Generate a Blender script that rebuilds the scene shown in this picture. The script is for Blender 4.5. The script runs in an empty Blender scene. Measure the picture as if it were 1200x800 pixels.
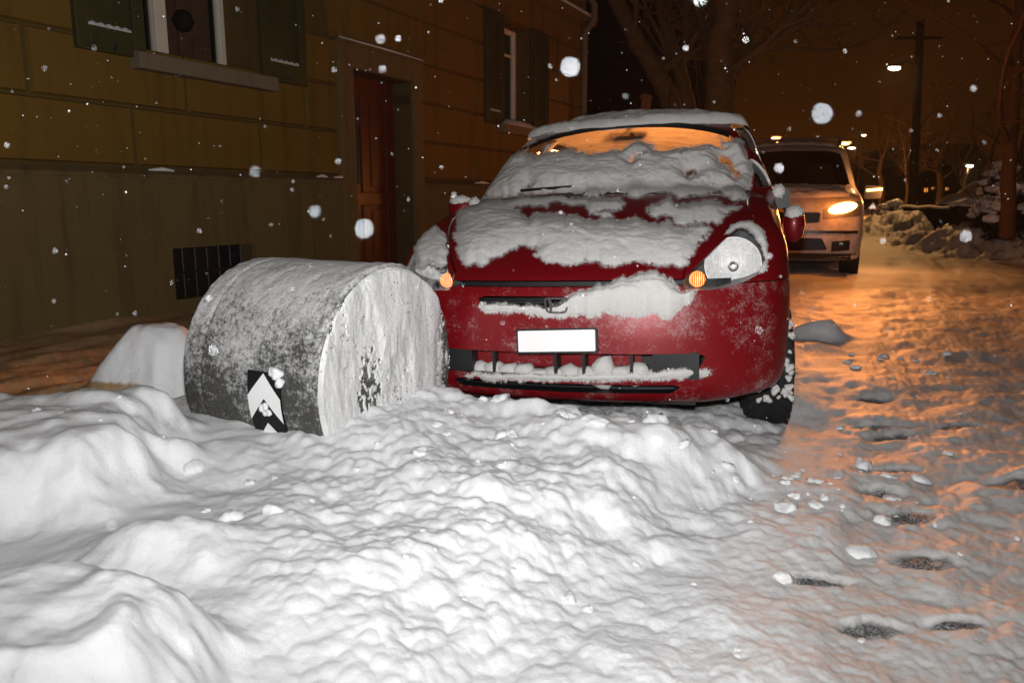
import bpy, bmesh, math, random
import numpy as np
from mathutils import Vector, Matrix
from mathutils.bvhtree import BVHTree
R = math.radians
sc = bpy.context.scene
COL = sc.collection
rng = np.random.default_rng(7)
random.seed(7)

# ------------------------------------------------------------------ camera
PITCH, FPX, CAMZ = R(10.4), 900.0, 1.0
cam_d = bpy.data.cameras.new('camera'); cam = bpy.data.objects.new('camera', cam_d); COL.objects.link(cam)
cam.location = (0, 0, CAMZ); cam.rotation_euler = (math.pi/2 - PITCH, 0, 0)
cam_d.sensor_width = 36.0; cam_d.lens = 36.0*FPX/1200.0
cam_d.clip_start = 0.02; cam_d.clip_end = 1000
sc.camera = cam
cam_d.dof.use_dof = True; cam_d.dof.focus_distance = 3.2; cam_d.dof.aperture_fstop = 4.5

def ray(px, py):
    a = (px-600)/FPX; b = (400-py)/FPX
    return Vector((a, math.cos(PITCH)+b*math.sin(PITCH), -math.sin(PITCH)+b*math.cos(PITCH)))
def at(px, py, Y):
    d = ray(px, py); return Vector((0, 0, CAMZ)) + d*(Y/d.y)
def onz(px, py, z):
    d = ray(px, py); return Vector((0, 0, CAMZ)) + d*((z-CAMZ)/d.z)

# ------------------------------------------------------------------ object helpers
def tag(o, label=None, cat=None, group=None, kind=None):
    if label: o['label'] = label
    if cat: o['category'] = cat
    if group: o['group'] = group
    if kind: o['kind'] = kind
    return o
def empty(name, loc=(0, 0, 0), rz=0.0, label=None, cat=None, group=None, rot=None):
    o = bpy.data.objects.new(name, None); COL.objects.link(o)
    o.location = loc; o.rotation_euler = rot if rot else (0, 0, rz); o.empty_display_size = .1
    return tag(o, label, cat, group)
def link(name, me, mats=None, parent=None):
    o = bpy.data.objects.new(name, me); COL.objects.link(o)
    if mats is not None:
        for m in (mats if isinstance(mats, (list, tuple)) else [mats]): me.materials.append(m)
    if parent: o.parent = parent
    return o
def mesh_np(name, V, F, smooth=True):
    me = bpy.data.meshes.new(name)
    V = np.asarray(V, dtype=np.float64).reshape(-1, 3)
    F = np.asarray(F, dtype=np.int32)
    n = F.shape[1]
    me.vertices.add(len(V)); me.vertices.foreach_set('co', V.ravel())
    me.loops.add(F.size); me.loops.foreach_set('vertex_index', F.ravel())
    me.polygons.add(len(F)); me.polygons.foreach_set('loop_start', np.arange(0, F.size, n, dtype=np.int32))
    me.polygons.foreach_set('loop_total', np.full(len(F), n, dtype=np.int32))
    me.update(calc_edges=True); me.validate()
    if smooth: me.polygons.foreach_set('use_smooth', np.ones(len(me.polygons), dtype=bool))
    return me
def grid_faces(nu, nv, wrap=False):
    i = np.arange(nu-1)[:, None]; j = np.arange(nv if wrap else nv-1)[None, :]
    j2 = (j+1) % nv
    return np.stack([i*nv+j, (i+1)*nv+j, (i+1)*nv+j2, i*nv+j2], -1).reshape(-1, 4)
class MB:
    """collects boxes, tubes, lathes and polygons into one mesh"""
    def __init__(s): s.v = []; s.f = []; s.m = []; s.mi = 0
    def add(s, V, F):
        o = len(s.v); s.v += [tuple(p) for p in V]; s.f += [tuple(o+i for i in f) for f in F]; s.m += [s.mi]*len(F); return s
    def box(s, lo, hi, M=None):
        x0, y0, z0 = lo; x1, y1, z1 = hi
        V = [Vector(p) for p in ((x0,y0,z0),(x1,y0,z0),(x1,y1,z0),(x0,y1,z0),(x0,y0,z1),(x1,y0,z1),(x1,y1,z1),(x0,y1,z1))]
        if M: V = [M @ p for p in V]
        return s.add(V, [(0,3,2,1),(4,5,6,7),(0,1,5,4),(1,2,6,5),(2,3,7,6),(3,0,4,7)])
    def tube(s, pts, rad, n=8, cap=True):
        pts = [Vector(p) for p in pts]; rad = rad if isinstance(rad, (list, tuple)) else [rad]*len(pts)
        V = []; F = []
        up = None
        for k, p in enumerate(pts):
            t = (pts[min(k+1, len(pts)-1)]-pts[max(k-1, 0)]).normalized()
            if up is None: up = t.orthogonal().normalized()
            up = (up - t*up.dot(t)); up = up.normalized() if up.length > 1e-6 else t.orthogonal().normalized()
            b = t.cross(up)
            for i in range(n):
                a = 2*math.pi*i/n; V.append(p + (up*math.cos(a)+b*math.sin(a))*rad[k])
        for k in range(len(pts)-1):
            for i in range(n):
                F.append((k*n+i, k*n+(i+1) % n, (k+1)*n+(i+1) % n, (k+1)*n+i))
        if cap: F += [tuple(reversed(range(n))), tuple((len(pts)-1)*n+i for i in range(n))]
        return s.add(V, F)
    def lathe(s, prof, n=32, M=None):
        """prof: (r, h) about local z"""
        V = []; F = []
        for r, h in prof:
            for i in range(n):
                a = 2*math.pi*i/n; p = Vector((r*math.cos(a), r*math.sin(a), h)); V.append(M @ p if M else p)
        for k in range(len(prof)-1):
            for i in range(n): F.append((k*n+i, k*n+(i+1) % n, (k+1)*n+(i+1) % n, (k+1)*n+i))
        return s.add(V, F)
    def prism(s, poly, a, b, f):
        """poly of 2-D points extruded between a and b; f(p, q, t) -> 3-D"""
        n = len(poly); V = [f(p[0], p[1], a) for p in poly]+[f(p[0], p[1], b) for p in poly]
        F = [tuple(reversed(range(n))), tuple(range(n, 2*n))]+[(i, (i+1) % n, n+(i+1) % n, n+i) for i in range(n)]
        return s.add(V, F)
    def build(s, name, mats=None, parent=None, smooth=None, bevel=0, recalc=True):
        me = bpy.data.meshes.new(name); me.from_pydata(s.v, [], s.f)
        for p, mi in zip(me.polygons, s.m): p.material_index = mi
        bm = bmesh.new(); bm.from_mesh(me)
        if recalc: bmesh.ops.recalc_face_normals(bm, faces=bm.faces)
        if bevel:
            bmesh.ops.bevel(bm, geom=[e for e in bm.edges if len(e.link_faces) == 2 and e.calc_face_angle(0) > .6], offset=bevel, segments=2, profile=.5, affect='EDGES', clamp_overlap=True)
        bm.to_mesh(me); bm.free()
        if smooth is not None:
            me.polygons.foreach_set('use_smooth', np.ones(len(me.polygons), dtype=bool)); me.set_sharp_from_angle(angle=R(smooth))
        return link(name, me, mats, parent)

# ------------------------------------------------------------------ numpy noise
_P = rng.permutation(4096)
_G = rng.random(4096)
def _h(i, j, k=0): return _G[_P[(_P[(_P[i & 4095]+j) & 4095]+k) & 4095]]
def vnoise(x, y, z=None):
    xi = np.floor(x).astype(int); yi = np.floor(y).astype(int); fx = x-xi; fy = y-yi
    fx = fx*fx*fx*(fx*(fx*6-15)+10); fy = fy*fy*fy*(fy*(fy*6-15)+10)
    if z is None:
        a = _h(xi, yi); b = _h(xi+1, yi); c = _h(xi, yi+1); d = _h(xi+1, yi+1)
        return (a*(1-fx)+b*fx)*(1-fy)+(c*(1-fx)+d*fx)*fy*1.0
    zi = np.floor(z).astype(int); fz = z-zi; fz = fz*fz*(3-2*fz)
    def pl(k):
        a = _h(xi, yi, k); b = _h(xi+1, yi, k); c = _h(xi, yi+1, k); d = _h(xi+1, yi+1, k)
        return (a*(1-fx)+b*fx)*(1-fy)+(c*(1-fx)+d*fx)*fy
    return pl(zi)*(1-fz)+pl(zi+1)*fz
def fbm(x, y, o=4, g=.5):
    s = 0; a = 1; t = 0
    for k in range(o): s = s+a*vnoise(x*2.03**k+17.3*k, y*2.03**k-9.1*k); t += a; a *= g
    return s/t
def worley(x, y):
    xi = np.floor(x).astype(int); yi = np.floor(y).astype(int); d1 = np.full(x.shape, 9.)
    for i in (-1, 0, 1):
        for j in (-1, 0, 1):
            px = xi+i+_h(xi+i, yi+j, 3); py = yi+j+_h(xi+i, yi+j, 11)
            d1 = np.minimum(d1, (px-x)**2+(py-y)**2)
    return np.sqrt(d1)
def billow(x, y): # puffy lumps 0..1
    return np.clip(1-worley(x, y)**2*1.3, 0, 1)
def sstep(a, b, x):
    t = np.clip((x-a)/(b-a), 0, 1); return t*t*(3-2*t)

# ------------------------------------------------------------------ materials
class NT:
    def __init__(s, name):
        m = bpy.data.materials.new(name); m.use_nodes = True; s.m = m; s.t = m.node_tree; s.t.nodes.clear()
        s.out = s.n('ShaderNodeOutputMaterial')
    def n(s, typ, **kw):
        nd = s.t.nodes.new(typ)
        for k, v in kw.items():
            if hasattr(nd, k) and not k in nd.inputs.keys(): setattr(nd, k, v)
            else: nd.inputs[k].default_value = v
        return nd
    def l(s, a, b): s.t.links.new(a, b)
    def pos(s): return s.n('ShaderNodeNewGeometry').outputs['Position']
    def obj(s): return s.n('ShaderNodeTexCoord').outputs['Object']
    def noise(s, vec, scale, detail=4, rough=.55, dist=0.0):
        nd = s.n('ShaderNodeTexNoise'); s.l(vec, nd.inputs['Vector']); nd.inputs['Scale'].default_value = scale
        nd.inputs['Detail'].default_value = detail; nd.inputs['Roughness'].default_value = rough; nd.inputs['Distortion'].default_value = dist
        return nd.outputs['Fac']
    def ramp(s, fac, stops):
        nd = s.n('ShaderNodeValToRGB'); e = nd.color_ramp.elements
        while len(e) < len(stops): e.new(.5)
        for k, (p, c) in enumerate(stops): e[k].position = p; e[k].color = (*c, 1) if len(c) == 3 else c
        s.l(fac, nd.inputs['Fac']); return nd.outputs['Color']
    def stretch(s, vec, sc3):
        nd = s.n('ShaderNodeMapping'); nd.inputs['Scale'].default_value = sc3; s.l(vec, nd.inputs['Vector']); return nd.outputs['Vector']
    def mix(s, fac, a, b):
        nd = s.n('ShaderNodeMix', data_type='RGBA')
        for sock, v in ((nd.inputs['Factor'], fac), (nd.inputs['A'], a), (nd.inputs['B'], b)) if False else ((nd.inputs[0], fac), (nd.inputs[6], a), (nd.inputs[7], b)):
            if hasattr(v, 'is_output'): s.l(v, sock)
            elif isinstance(v, (int, float)): sock.default_value = v
            else: sock.default_value = (*v, 1)
        return nd.outputs[2]
    def math(s, op, a, b=0.0):
        nd = s.n('ShaderNodeMath', operation=op)
        for sock, v in ((nd.inputs[0], a), (nd.inputs[1], b)):
            if hasattr(v, 'is_output'): s.l(v, sock)
            else: sock.default_value = v
        return nd.outputs[0]
    def bump(s, h, strength=.3, dist=.01, nrm=None):
        nd = s.n('ShaderNodeBump'); nd.inputs['Strength'].default_value = strength; nd.inputs['Distance'].default_value = dist
        s.l(h, nd.inputs['Height'])
        if nrm: s.l(nrm, nd.inputs['Normal'])
        return nd.outputs['Normal']
    def bsdf(s, color=(.5, .5, .5), rough=.6, metal=0.0, spec=.5, normal=None, coat=0.0, **kw):
        b = s.n('ShaderNodeBsdfPrincipled')
        if hasattr(color, 'is_output'): s.l(color, b.inputs['Base Color'])
        else: b.inputs['Base Color'].default_value = (*color, 1)
        if hasattr(rough, 'is_output'): s.l(rough, b.inputs['Roughness'])
        else: b.inputs['Roughness'].default_value = rough
        b.inputs['Metallic'].default_value = metal; b.inputs['Specular IOR Level'].default_value = spec
        b.inputs['Coat Weight'].default_value = coat; b.inputs['Coat Roughness'].default_value = .06
        if normal: s.l(normal, b.inputs['Normal'])
        return b
    def sss(s, b, w=.5, r=.012):
        b.inputs['Subsurface Weight'].default_value = w; b.inputs['Subsurface Radius'].default_value = (1.0, 1.0, 1.0); b.inputs['Subsurface Scale'].default_value = r; return b
    def fin(s, sh):
        s.l(sh.outputs[0] if hasattr(sh, 'outputs') else sh, s.out.inputs['Surface']); return s.m
def simple(name, color, rough=.6, metal=0.0, spec=.4, var=.25, scale=12, bump=.0, coat=0.0):
    t = NT(name); v = t.obj(); n = t.noise(v, scale, 5)
    c = t.mix(n, tuple(x*(1-var) for x in color), tuple(min(1, x*(1+var)) for x in color))
    nr = t.bump(t.noise(v, scale*6, 3), bump, .004) if bump else None
    return t.fin(t.bsdf(c, rough, metal, spec, nr, coat))
def emit(name, color, strength):
    t = NT(name); e = t.n('ShaderNodeEmission'); e.inputs['Color'].default_value = (*color, 1); e.inputs['Strength'].default_value = strength
    return t.fin(e)
def snow_mat(name, lo, hi, grain=70, bs=.35, dist=.006, dirt=None, dirt_lo=.55, dirt_hi=.7, dscale=2.0, aspect=(1, 1, 1)):
    t = NT(name); p = t.pos()
    n1 = t.noise(p, 3.5, 6, .6)
    c = t.mix(n1, lo, hi)
    if dirt:
        d = t.noise(t.stretch(p, aspect), dscale, 8, .65)
        c = t.mix(t.ramp(d, [(dirt_lo, (0, 0, 0)), (dirt_hi, (1, 1, 1))]), c, dirt)
    h = t.math('ADD', t.noise(p, grain, 6, .65), t.math('MULTIPLY', t.noise(p, grain*4.3, 3, .7), .45))
    return t.fin(t.sss(t.bsdf(c, .55, 0, .35, t.bump(h, bs, dist)), .6, .010))
M = {}
M['snow'] = snow_mat('snow', (.76, .77, .785), (.86, .865, .87), 60, .5, .007)
M['car_snow'] = snow_mat('car_snow', (.58, .572, .555), (.70, .69, .675), 75, .55, .007)
def powder():
    """sparse grains of powder snow thinning out round a patch"""
    t = NT('powder_snow'); p = t.pos(); f = t.n('ShaderNodeAttribute', attribute_name='fade').outputs['Fac']
    n = t.math('ADD', t.math('MULTIPLY', t.noise(p, 190, 4, .75), .7), t.math('MULTIPLY', t.noise(p, 34, 3, .6), .5))
    m = t.n('ShaderNodeMapRange'); t.l(t.math('ADD', n, t.math('MULTIPLY', t.math('SUBTRACT', f, .5), .62)), m.inputs[0]); m.inputs['From Min'].default_value = .74; m.inputs['From Max'].default_value = .92; m.inputs['To Max'].default_value = .85
    mx = t.n('ShaderNodeMixShader'); t.l(m.outputs[0], mx.inputs[0]); t.l(t.n('ShaderNodeBsdfTransparent').outputs[0], mx.inputs[1]); d = t.n('ShaderNodeBsdfDiffuse'); d.inputs[0].default_value = (.66, .65, .635, 1); t.l(d.outputs[0], mx.inputs[2]); return t.fin(mx)
M['powder'] = powder()
def ground_mat():
    """clean heaped snow, driven-over road snow, brown trodden slush and bare asphalt, by how much of each lies at a point"""
    t = NT('snow_ground'); p = t.pos()
    at_ = lambda n: t.n('ShaderNodeAttribute', attribute_name=n).outputs['Fac']
    clean = t.mix(t.noise(p, 3.5, 6, .6), (.80, .815, .835), (.90, .91, .92))
    road = t.mix(t.noise(p, 6, 8, .7), (.44, .425, .41), (.74, .735, .73))
    road = t.mix(t.ramp(t.noise(p, 3.5, 8, .7), [(.58, (0, 0, 0)), (.78, (.8, .8, .8))]), road, (.30, .28, .26))
    sl = t.mix(t.noise(t.stretch(p, (1, 1, 3)), 7, 8, .65), (.17, .10, .045), (.72, .50, .29))
    n = t.noise(p, 150, 3, .7)
    asp = t.mix(t.ramp(n, [(.44, (0, 0, 0)), (.62, (1, 1, 1))]), (.040, .042, .044), (.42, .42, .42))
    mid = t.noise(p, 9, 6, .7)
    def thr(att, lo, hi, amt): 
        m = t.n('ShaderNodeMapRange'); t.l(t.math('ADD', at_(att), t.math('MULTIPLY', t.math('SUBTRACT', mid, .5), amt)), m.inputs[0]); m.inputs['From Min'].default_value = lo; m.inputs['From Max'].default_value = hi; return m.outputs[0]
    c = t.mix(thr('road', .25, .75, .7), clean, road)
    c = t.mix(thr('slush', .4, .6, .5), c, sl)
    c = t.mix(thr('bare', .12, .55, 1.1), c, asp)
    h = t.math('ADD', t.noise(p, 60, 6, .65), t.math('MULTIPLY', t.noise(p, 260, 3, .7), .45))
    return t.fin(t.sss(t.bsdf(c, .55, 0, .35, t.bump(h, .5, .007)), .5, .012))
M['ground'] = ground_mat()
def wall_mat(name, lo, hi, streak, blot):
    t = NT(name); p = t.pos()
    c = t.mix(t.noise(p, 1.7, 6, .65), lo, hi)
    st = t.noise(t.stretch(p, (7, 7, .7)), 1.0, 5, .6)
    c = t.mix(t.ramp(st, [(.50, (0, 0, 0)), (.72, (.75, .75, .75))]), c, streak)
    c = t.mix(t.ramp(t.noise(p, 22, 5, .7), [(.55, (0, 0, 0)), (.75, (.5, .5, .5))]), c, blot)
    return t.fin(t.bsdf(c, .85, 0, .25, t.bump(t.noise(p, 95, 5, .7), .35, .006)))
M['ochre'] = wall_mat('ochre_render', (.150, .084, .012), (.190, .106, .016), (.100, .058, .010), (.168, .095, .018))
M['groove_shade'] = wall_mat('groove_shade_render', (.095, .058, .014), (.13, .08, .020), (.07, .045, .012), (.115, .072, .022))  # same render as the blocks, darkened to paint shade into the grooves
M['plinth'] = wall_mat('plinth_stone', (.128, .090, .032), (.165, .118, .044), (.075, .053, .021), (.15, .108, .046))
M['stone'] = wall_mat('trim_stone', (.15, .095, .032), (.19, .125, .046), (.11, .07, .025), (.165, .115, .05))
M['sill'] = wall_mat('sill_stone', (.17, .13, .085), (.21, .165, .11), (.15, .115, .08), (.25, .2, .15))
M['shutter'] = simple('olive_shutter_paint', (.048, .044, .013), .55, 0, .35, .3, 8, .15)
M['white_frame'] = simple('white_window_paint', (.78, .68, .55), .45, 0, .4, .12, 8)
M['door_wood'] = simple('red_brown_door', (.11, .022, .010), .35, 0, .5, .5, 5, .1)
M['iron'] = simple('dark_iron', (.02, .02, .022), .5, .3, .4)
M['dark'] = simple('dark_interior', (.02, .013, .009), .9, 0, .1)
M['curtain'] = simple('brown_curtain', (.12, .06, .035), .9, 0, .1, .5, 6)
M['roof'] = simple('dark_roof_tile', (.05, .035, .03), .8, 0, .2)
def facing(t):
    lw = t.n('ShaderNodeLayerWeight'); lw.inputs[0].default_value = .5
    return t.math('ADD', t.math('MULTIPLY', t.math('POWER', lw.outputs['Facing'], 5.0), .6), .04)
def glass(name, tint=(1, 1, 1), fac=.06, rough=.03, dust=0.0):
    t = NT(name); tr = t.n('ShaderNodeBsdfTransparent'); tr.inputs[0].default_value = (*tint, 1)
    g = t.n('ShaderNodeBsdfGlossy'); g.inputs['Roughness'].default_value = rough
    mx = t.n('ShaderNodeMixShader'); t.l(facing(t), mx.inputs[0]); t.l(tr.outputs[0], mx.inputs[1]); t.l(g.outputs[0], mx.inputs[2])
    if dust:
        d = t.n('ShaderNodeBsdfDiffuse'); d.inputs[0].default_value = (.75, .75, .75, 1)
        m2 = t.n('ShaderNodeMixShader'); nn = t.noise(t.obj(), 30, 6, .7)
        t.l(t.math('MULTIPLY', t.ramp(nn, [(.40, (0, 0, 0)), (.7, (1, 1, 1))]), dust), m2.inputs[0]); t.l(mx.outputs[0], m2.inputs[1]); t.l(d.outputs[0], m2.inputs[2])
        return t.fin(m2)
    return t.fin(mx)
def frost():
    """windscreen glass with a thin film of frost, thinned towards the pavement side to fade the glow there"""
    t = NT('frosted_windscreen'); o = t.obj(); tr = t.n('ShaderNodeBsdfTransparent'); tr.inputs[0].default_value = (.9, .92, .9, 1)
    g = t.n('ShaderNodeBsdfGlossy'); g.inputs['Roughness'].default_value = .04; 
    m1 = t.n('ShaderNodeMixShader'); t.l(facing(t), m1.inputs[0]); t.l(tr.outputs[0], m1.inputs[1]); t.l(g.outputs[0], m1.inputs[2])
    tl = t.n('ShaderNodeBsdfTranslucent'); tl.inputs[0].default_value = (.9, .9, .9, 1)
    sx = t.n('ShaderNodeSeparateXYZ'); t.l(o, sx.inputs[0]); mr = t.n('ShaderNodeMapRange'); t.l(t.math('ADD', sx.outputs[0], t.math('MULTIPLY', t.math('SUBTRACT', t.noise(o, 4, 5, .65), .5), .45)), mr.inputs[0])
    mr.inputs['From Min'].default_value = -.30; mr.inputs['From Max'].default_value = .15; mr.inputs['To Min'].default_value = .03; mr.inputs['To Max'].default_value = .75  # frost amount graded across the glass so its left side goes dark
    st = t.ramp(t.noise(t.stretch(o, (3, 14, 22)), 2.0, 6, .7), [(.36, (.55, .55, .55)), (.56, (1, 1, 1))])
    m2 = t.n('ShaderNodeMixShader'); t.l(t.math('MULTIPLY', mr.outputs[0], st), m2.inputs[0]); t.l(m1.outputs[0], m2.inputs[1]); t.l(tl.outputs[0], m2.inputs[2])
    return t.fin(m2)
M['frost'] = frost()
M['glass'] = glass('clear_glass', (.92, .94, .93))
M['lens'] = glass('headlight_lens', (.9, .92, .92), dust=.55)
M['lens_clear'] = glass('clear_lens', (.99, .99, .99), dust=.05)
M['tint_glass'] = glass('tinted_car_glass', (.35, .37, .36))
def car_paint(name, col, dust_lo, dust_hi, zlo, zhi, snowc=(.70, .68, .68), amount=.8):
    """metallic paint with powder snow blown onto it (stuck most where the bumper faces forward)"""
    t = NT(name); o = t.obj()
    sx = t.n('ShaderNodeSeparateXYZ'); t.l(o, sx.inputs[0])
    big = t.noise(o, 4.5, 4, .6); fine = t.noise(o, 120, 4, .8); mid = t.noise(o, 22, 5, .7)
    f = t.math('ADD', t.math('MULTIPLY', big, .9), t.math('ADD', t.math('MULTIPLY', fine, .75), t.math('MULTIPLY', mid, .55)))
    mz = t.n('ShaderNodeMapRange'); t.l(sx.outputs[2], mz.inputs[0])
    mz.inputs['From Min'].default_value = zlo; mz.inputs['From Max'].default_value = zhi; mz.inputs['To Min'].default_value = .0; mz.inputs['To Max'].default_value = -.45
    f = t.math('ADD', f, mz.outputs[0])
    d = t.n('ShaderNodeMapRange'); t.l(f, d.inputs[0]); d.inputs['From Min'].default_value = dust_lo; d.inputs['From Max'].default_value = dust_hi
    d.inputs['To Max'].default_value = amount
    b = t.bsdf(col, .42, .2, .4, None, .22)
    s_ = t.bsdf(snowc, .8, 0, .2)
    mx = t.n('ShaderNodeMixShader'); t.l(d.outputs[0], mx.inputs[0]); t.l(b.outputs[0], mx.inputs[1]); t.l(s_.outputs[0], mx.inputs[2])
    return t.fin(mx)
M['red'] = car_paint('red_car_paint', (.175, .0025, .006), 1.20, 1.46, .68, .85)
M['red_low'] = car_paint('red_bumper_paint', (.20, .0025, .006), 1.13, 1.50, .72, 1.2, amount=.5)
M['silver'] = car_paint('silver_van_paint', (.40, .38, .35), 0.98, 1.30, 1.2, 2.2)
M['headliner'] = simple('grey_headliner', (.55, .53, .50), .9, 0, .1, .1)
M['seat'] = simple('dark_seat_fabric', (.03, .03, .033), .9, 0, .1)
M['black'] = simple('black_plastic', (.012, .012, .013), .5, 0, .4)
M['rubber'] = simple('tyre_rubber', (.013, .013, .014), .75, 0, .3, .3, 30, .3)
M['alloy'] = simple('alloy_rim', (.5, .5, .5), .3, .9, .5)
M['plate'] = simple('white_number_plate', (.93, .93, .93), .4, 0, .6, .01)
M['retro_white'] = simple('reflective_white', (.93, .93, .94), .35, 0, .6, .02)
_t = NT('retroreflective_sheet'); M['retro_sheet'] = _t.fin(_t.bsdf((.97, .96, .96), .11, 1.0, .5))
M['chev_black'] = simple('black_sign_film', (.008, .008, .008), .5, 0, .3, .1)
M['lamp_grey'] = simple('grey_lamp_housing', (.20, .20, .20), .4, .3, .5)
M['chrome'] = simple('chrome', (.6, .6, .6), .2, 1, .5, .05)
def reflector():
    t = NT('fluted_reflector'); o = t.obj()
    w = t.noise(t.stretch(o, (150, 20, 14)), 1, 2, .5); n = t.noise(o, 55, 3, .7)
    c = t.mix(t.ramp(n, [(.42, (0, 0, 0)), (.6, (1, 1, 1))]), (.80, .82, .83), (.99, .99, .99))
    return t.fin(t.bsdf(c, .30, .0, 1.0, t.bump(t.math('ADD', w, n), .5, .01)))
M['reflector'] = reflector()
def amber(name, s, lit=True):
    t = NT(name); o = t.obj(); w = t.n('ShaderNodeTexWave', bands_direction='X'); t.l(o, w.inputs['Vector']); w.inputs['Scale'].default_value = 45; w.inputs['Distortion'].default_value = 1.5
    n = t.noise(o, 40, 3, .6)
    c = t.ramp(t.math('MULTIPLY', t.math('ADD', w.outputs['Fac'], n), .5), [(.25, (.45, .035, .003)), (.5, (1, .17, .02)), (.85, (1, .55, .2))])
    e = t.n('ShaderNodeEmission'); t.l(c, e.inputs[0]); e.inputs[1].default_value = s
    return t.fin(e)
M['amber_lit'] = amber('lit_turn_signal', 2.8)
M['hazard'] = emit('lit_hazard_lamp', (1, .40, .07), 26)
M['bark'] = simple('tree_bark', (.055, .033, .018), .9, 0, .1, .4, 9, .4)
M['bark_pale'] = simple('pale_old_bark', (.20, .125, .06), .9, 0, .1, .45, 7, .5)
M['bark_warm'] = simple('brown_trunk', (.14, .065, .03), .9, 0, .1, .35, 9, .4)
M['bush'] = simple('dark_bush_leaves', (.04, .035, .02), .8, 0, .2, .5, 20)
M['lamp_warm'] = emit('lit_sodium_lamp', (1, .45, .12), 14)
M['lamp_white'] = emit('lit_white_lamp', (1, .85, .62), 14)
M['win_lit'] = emit('lit_far_window', (1, .30, .05), 1.3)
M['metal_post'] = simple('grey_metal_post', (.10, .085, .07), .6, .4, .4)
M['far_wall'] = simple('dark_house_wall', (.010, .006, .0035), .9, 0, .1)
M['sign_red'] = simple('red_sign_border', (.55, .03, .02), .5, 0, .5)
def concrete():
    t = NT('snowy_concrete'); o = t.obj(); p = t.pos()
    g = t.n('ShaderNodeNewGeometry'); sx = t.n('ShaderNodeSeparateXYZ'); t.l(g.outputs['Normal'], sx.inputs[0])
    base = t.mix(t.noise(o, 14, 6, .7), (.045, .045, .040), (.125, .122, .112))
    base = t.mix(t.ramp(t.noise(o, 90, 3, .7), [(.5, (0, 0, 0)), (.65, (.8, .8, .8))]), base, (.04, .04, .038))
    f = t.math('ADD', t.math('MULTIPLY', t.noise(o, 5.0, 5, .6), .62), t.math('ADD', t.math('MULTIPLY', t.noise(o, 46, 6, .8), 1.0), t.math('MULTIPLY', t.noise(o, 120, 3, .75), .55)))
    f = t.math('ADD', f, t.math('MULTIPLY', t.math('MAXIMUM', sx.outputs[2], -.1), .34))
    d = t.n('ShaderNodeMapRange'); t.l(f, d.inputs[0]); d.inputs['From Min'].default_value = 1.09; d.inputs['From Max'].default_value = 1.36; d.inputs['To Max'].default_value = .9
    c = t.mix(d.outputs[0], base, (.70, .70, .70))
    return t.fin(t.bsdf(c, .8, 0, .25, t.bump(f, .6, .012)))
M['concrete'] = concrete()
def crust():
    """wind-packed snow, icy and grey in run-down streaks, pitted through to the concrete"""
    t = NT('packed_snow_crust'); o = t.obj()
    st = t.noise(t.stretch(o, (9, 2.2, 9)), 1.6, 7, .68); bl = t.noise(o, 4.5, 5, .6); pit = t.noise(o, 62, 4, .75)
    c = t.mix(t.ramp(st, [(.38, (0, 0, 0)), (.62, (1, 1, 1))]), (.55, .555, .555), (.84, .84, .84))
    c = t.mix(t.ramp(t.math('ADD', t.math('MULTIPLY', pit, .75), t.math('MULTIPLY', bl, .40)), [(.665, (0, 0, 0)), (.72, (.9, .9, .9))]), c, (.10, .10, .095))
    return t.fin(t.bsdf(c, .5, 0, .4, t.bump(t.math('ADD', t.noise(o, 40, 5, .7), st), .5, .012)))
M['crust'] = crust()

# ------------------------------------------------------------------ street frame: s along the facade, w away from it
YAW = R(27); DV = np.array([math.sin(YAW), math.cos(YAW)]); NV = np.array([math.cos(YAW), -math.sin(YAW)])
W0 = np.array([-2.7, 5.1])
def sw(x, y):
    return (x-W0[0])*DV[0]+(y-W0[1])*DV[1], (x-W0[0])*NV[0]+(y-W0[1])*NV[1]
# red car frame: u across (image right +), v back from the nose, z up
CAR_YAW, CAR_ROLL = R(18.0), R(2.1)
CAR = Matrix.Translation((.190, 2.86, -.012)) @ Matrix.Rotation(-CAR_YAW, 4, 'Z') @ Matrix.Rotation(-CAR_ROLL, 4, 'Y')
DR_N = Vector((math.sin(R(62)), -math.cos(R(62)), 0)); DR_R, DR_L = .39, .61
DR_F = Vector((-.43, 2.67, .387))            # centre of the drum's near end

# ------------------------------------------------------------------ ground
def lobe(x, y, cx, cy, rx, ry, ang, hard):
    c, s_ = math.cos(ang), math.sin(ang); dx = x-cx; dy = y-cy
    wob = .24*(fbm(x*2.3+cx*7, y*2.3+cy*5, 4, .55)-.5)*2+.10*(fbm(x*11+cx*7, y*11+cy*5, 3)-.5)
    r = np.sqrt(((dx*c+dy*s_)/rx)**2+((-dx*s_+dy*c)/ry)**2)+wob
    return (1-sstep(hard, 1.0, r))*(.86+.28*fbm(x*3.1+cx*3, y*3.1+cy, 4))
def smax(a, b, k):
    h = np.maximum(k-np.abs(a-b), 0)/k; return np.maximum(a, b)+h*h*k*.25
PATCH = [(1019, 775, .10, .045), (1112, 771, .085, .035), (1080, 690, .10, .06), (1048, 572, .11, .04), (1030, 601, .09, .04), (1060, 632, .11, .06), (1190, 598, .13, .07), (955, 715, .08, .035), (1040, 531, .13, .05), (1120, 525, .10, .05), (1022, 486, .12, .05), (1020, 520, .1, .04)]
PATCH = [(onz(a, b, .02), c, d) for a, b, c, d in PATCH]
def patchfield(x, y):
    f = np.full_like(x, -1.0)
    for p, rx, ry in PATCH:
        r = np.sqrt(((x-p.x)/rx)**2+((y-p.y)/ry)**2)+.5*(fbm(x*14+p.x, y*14, 3)-.5)
        f = np.maximum(f, 1-r)
    return f
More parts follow.
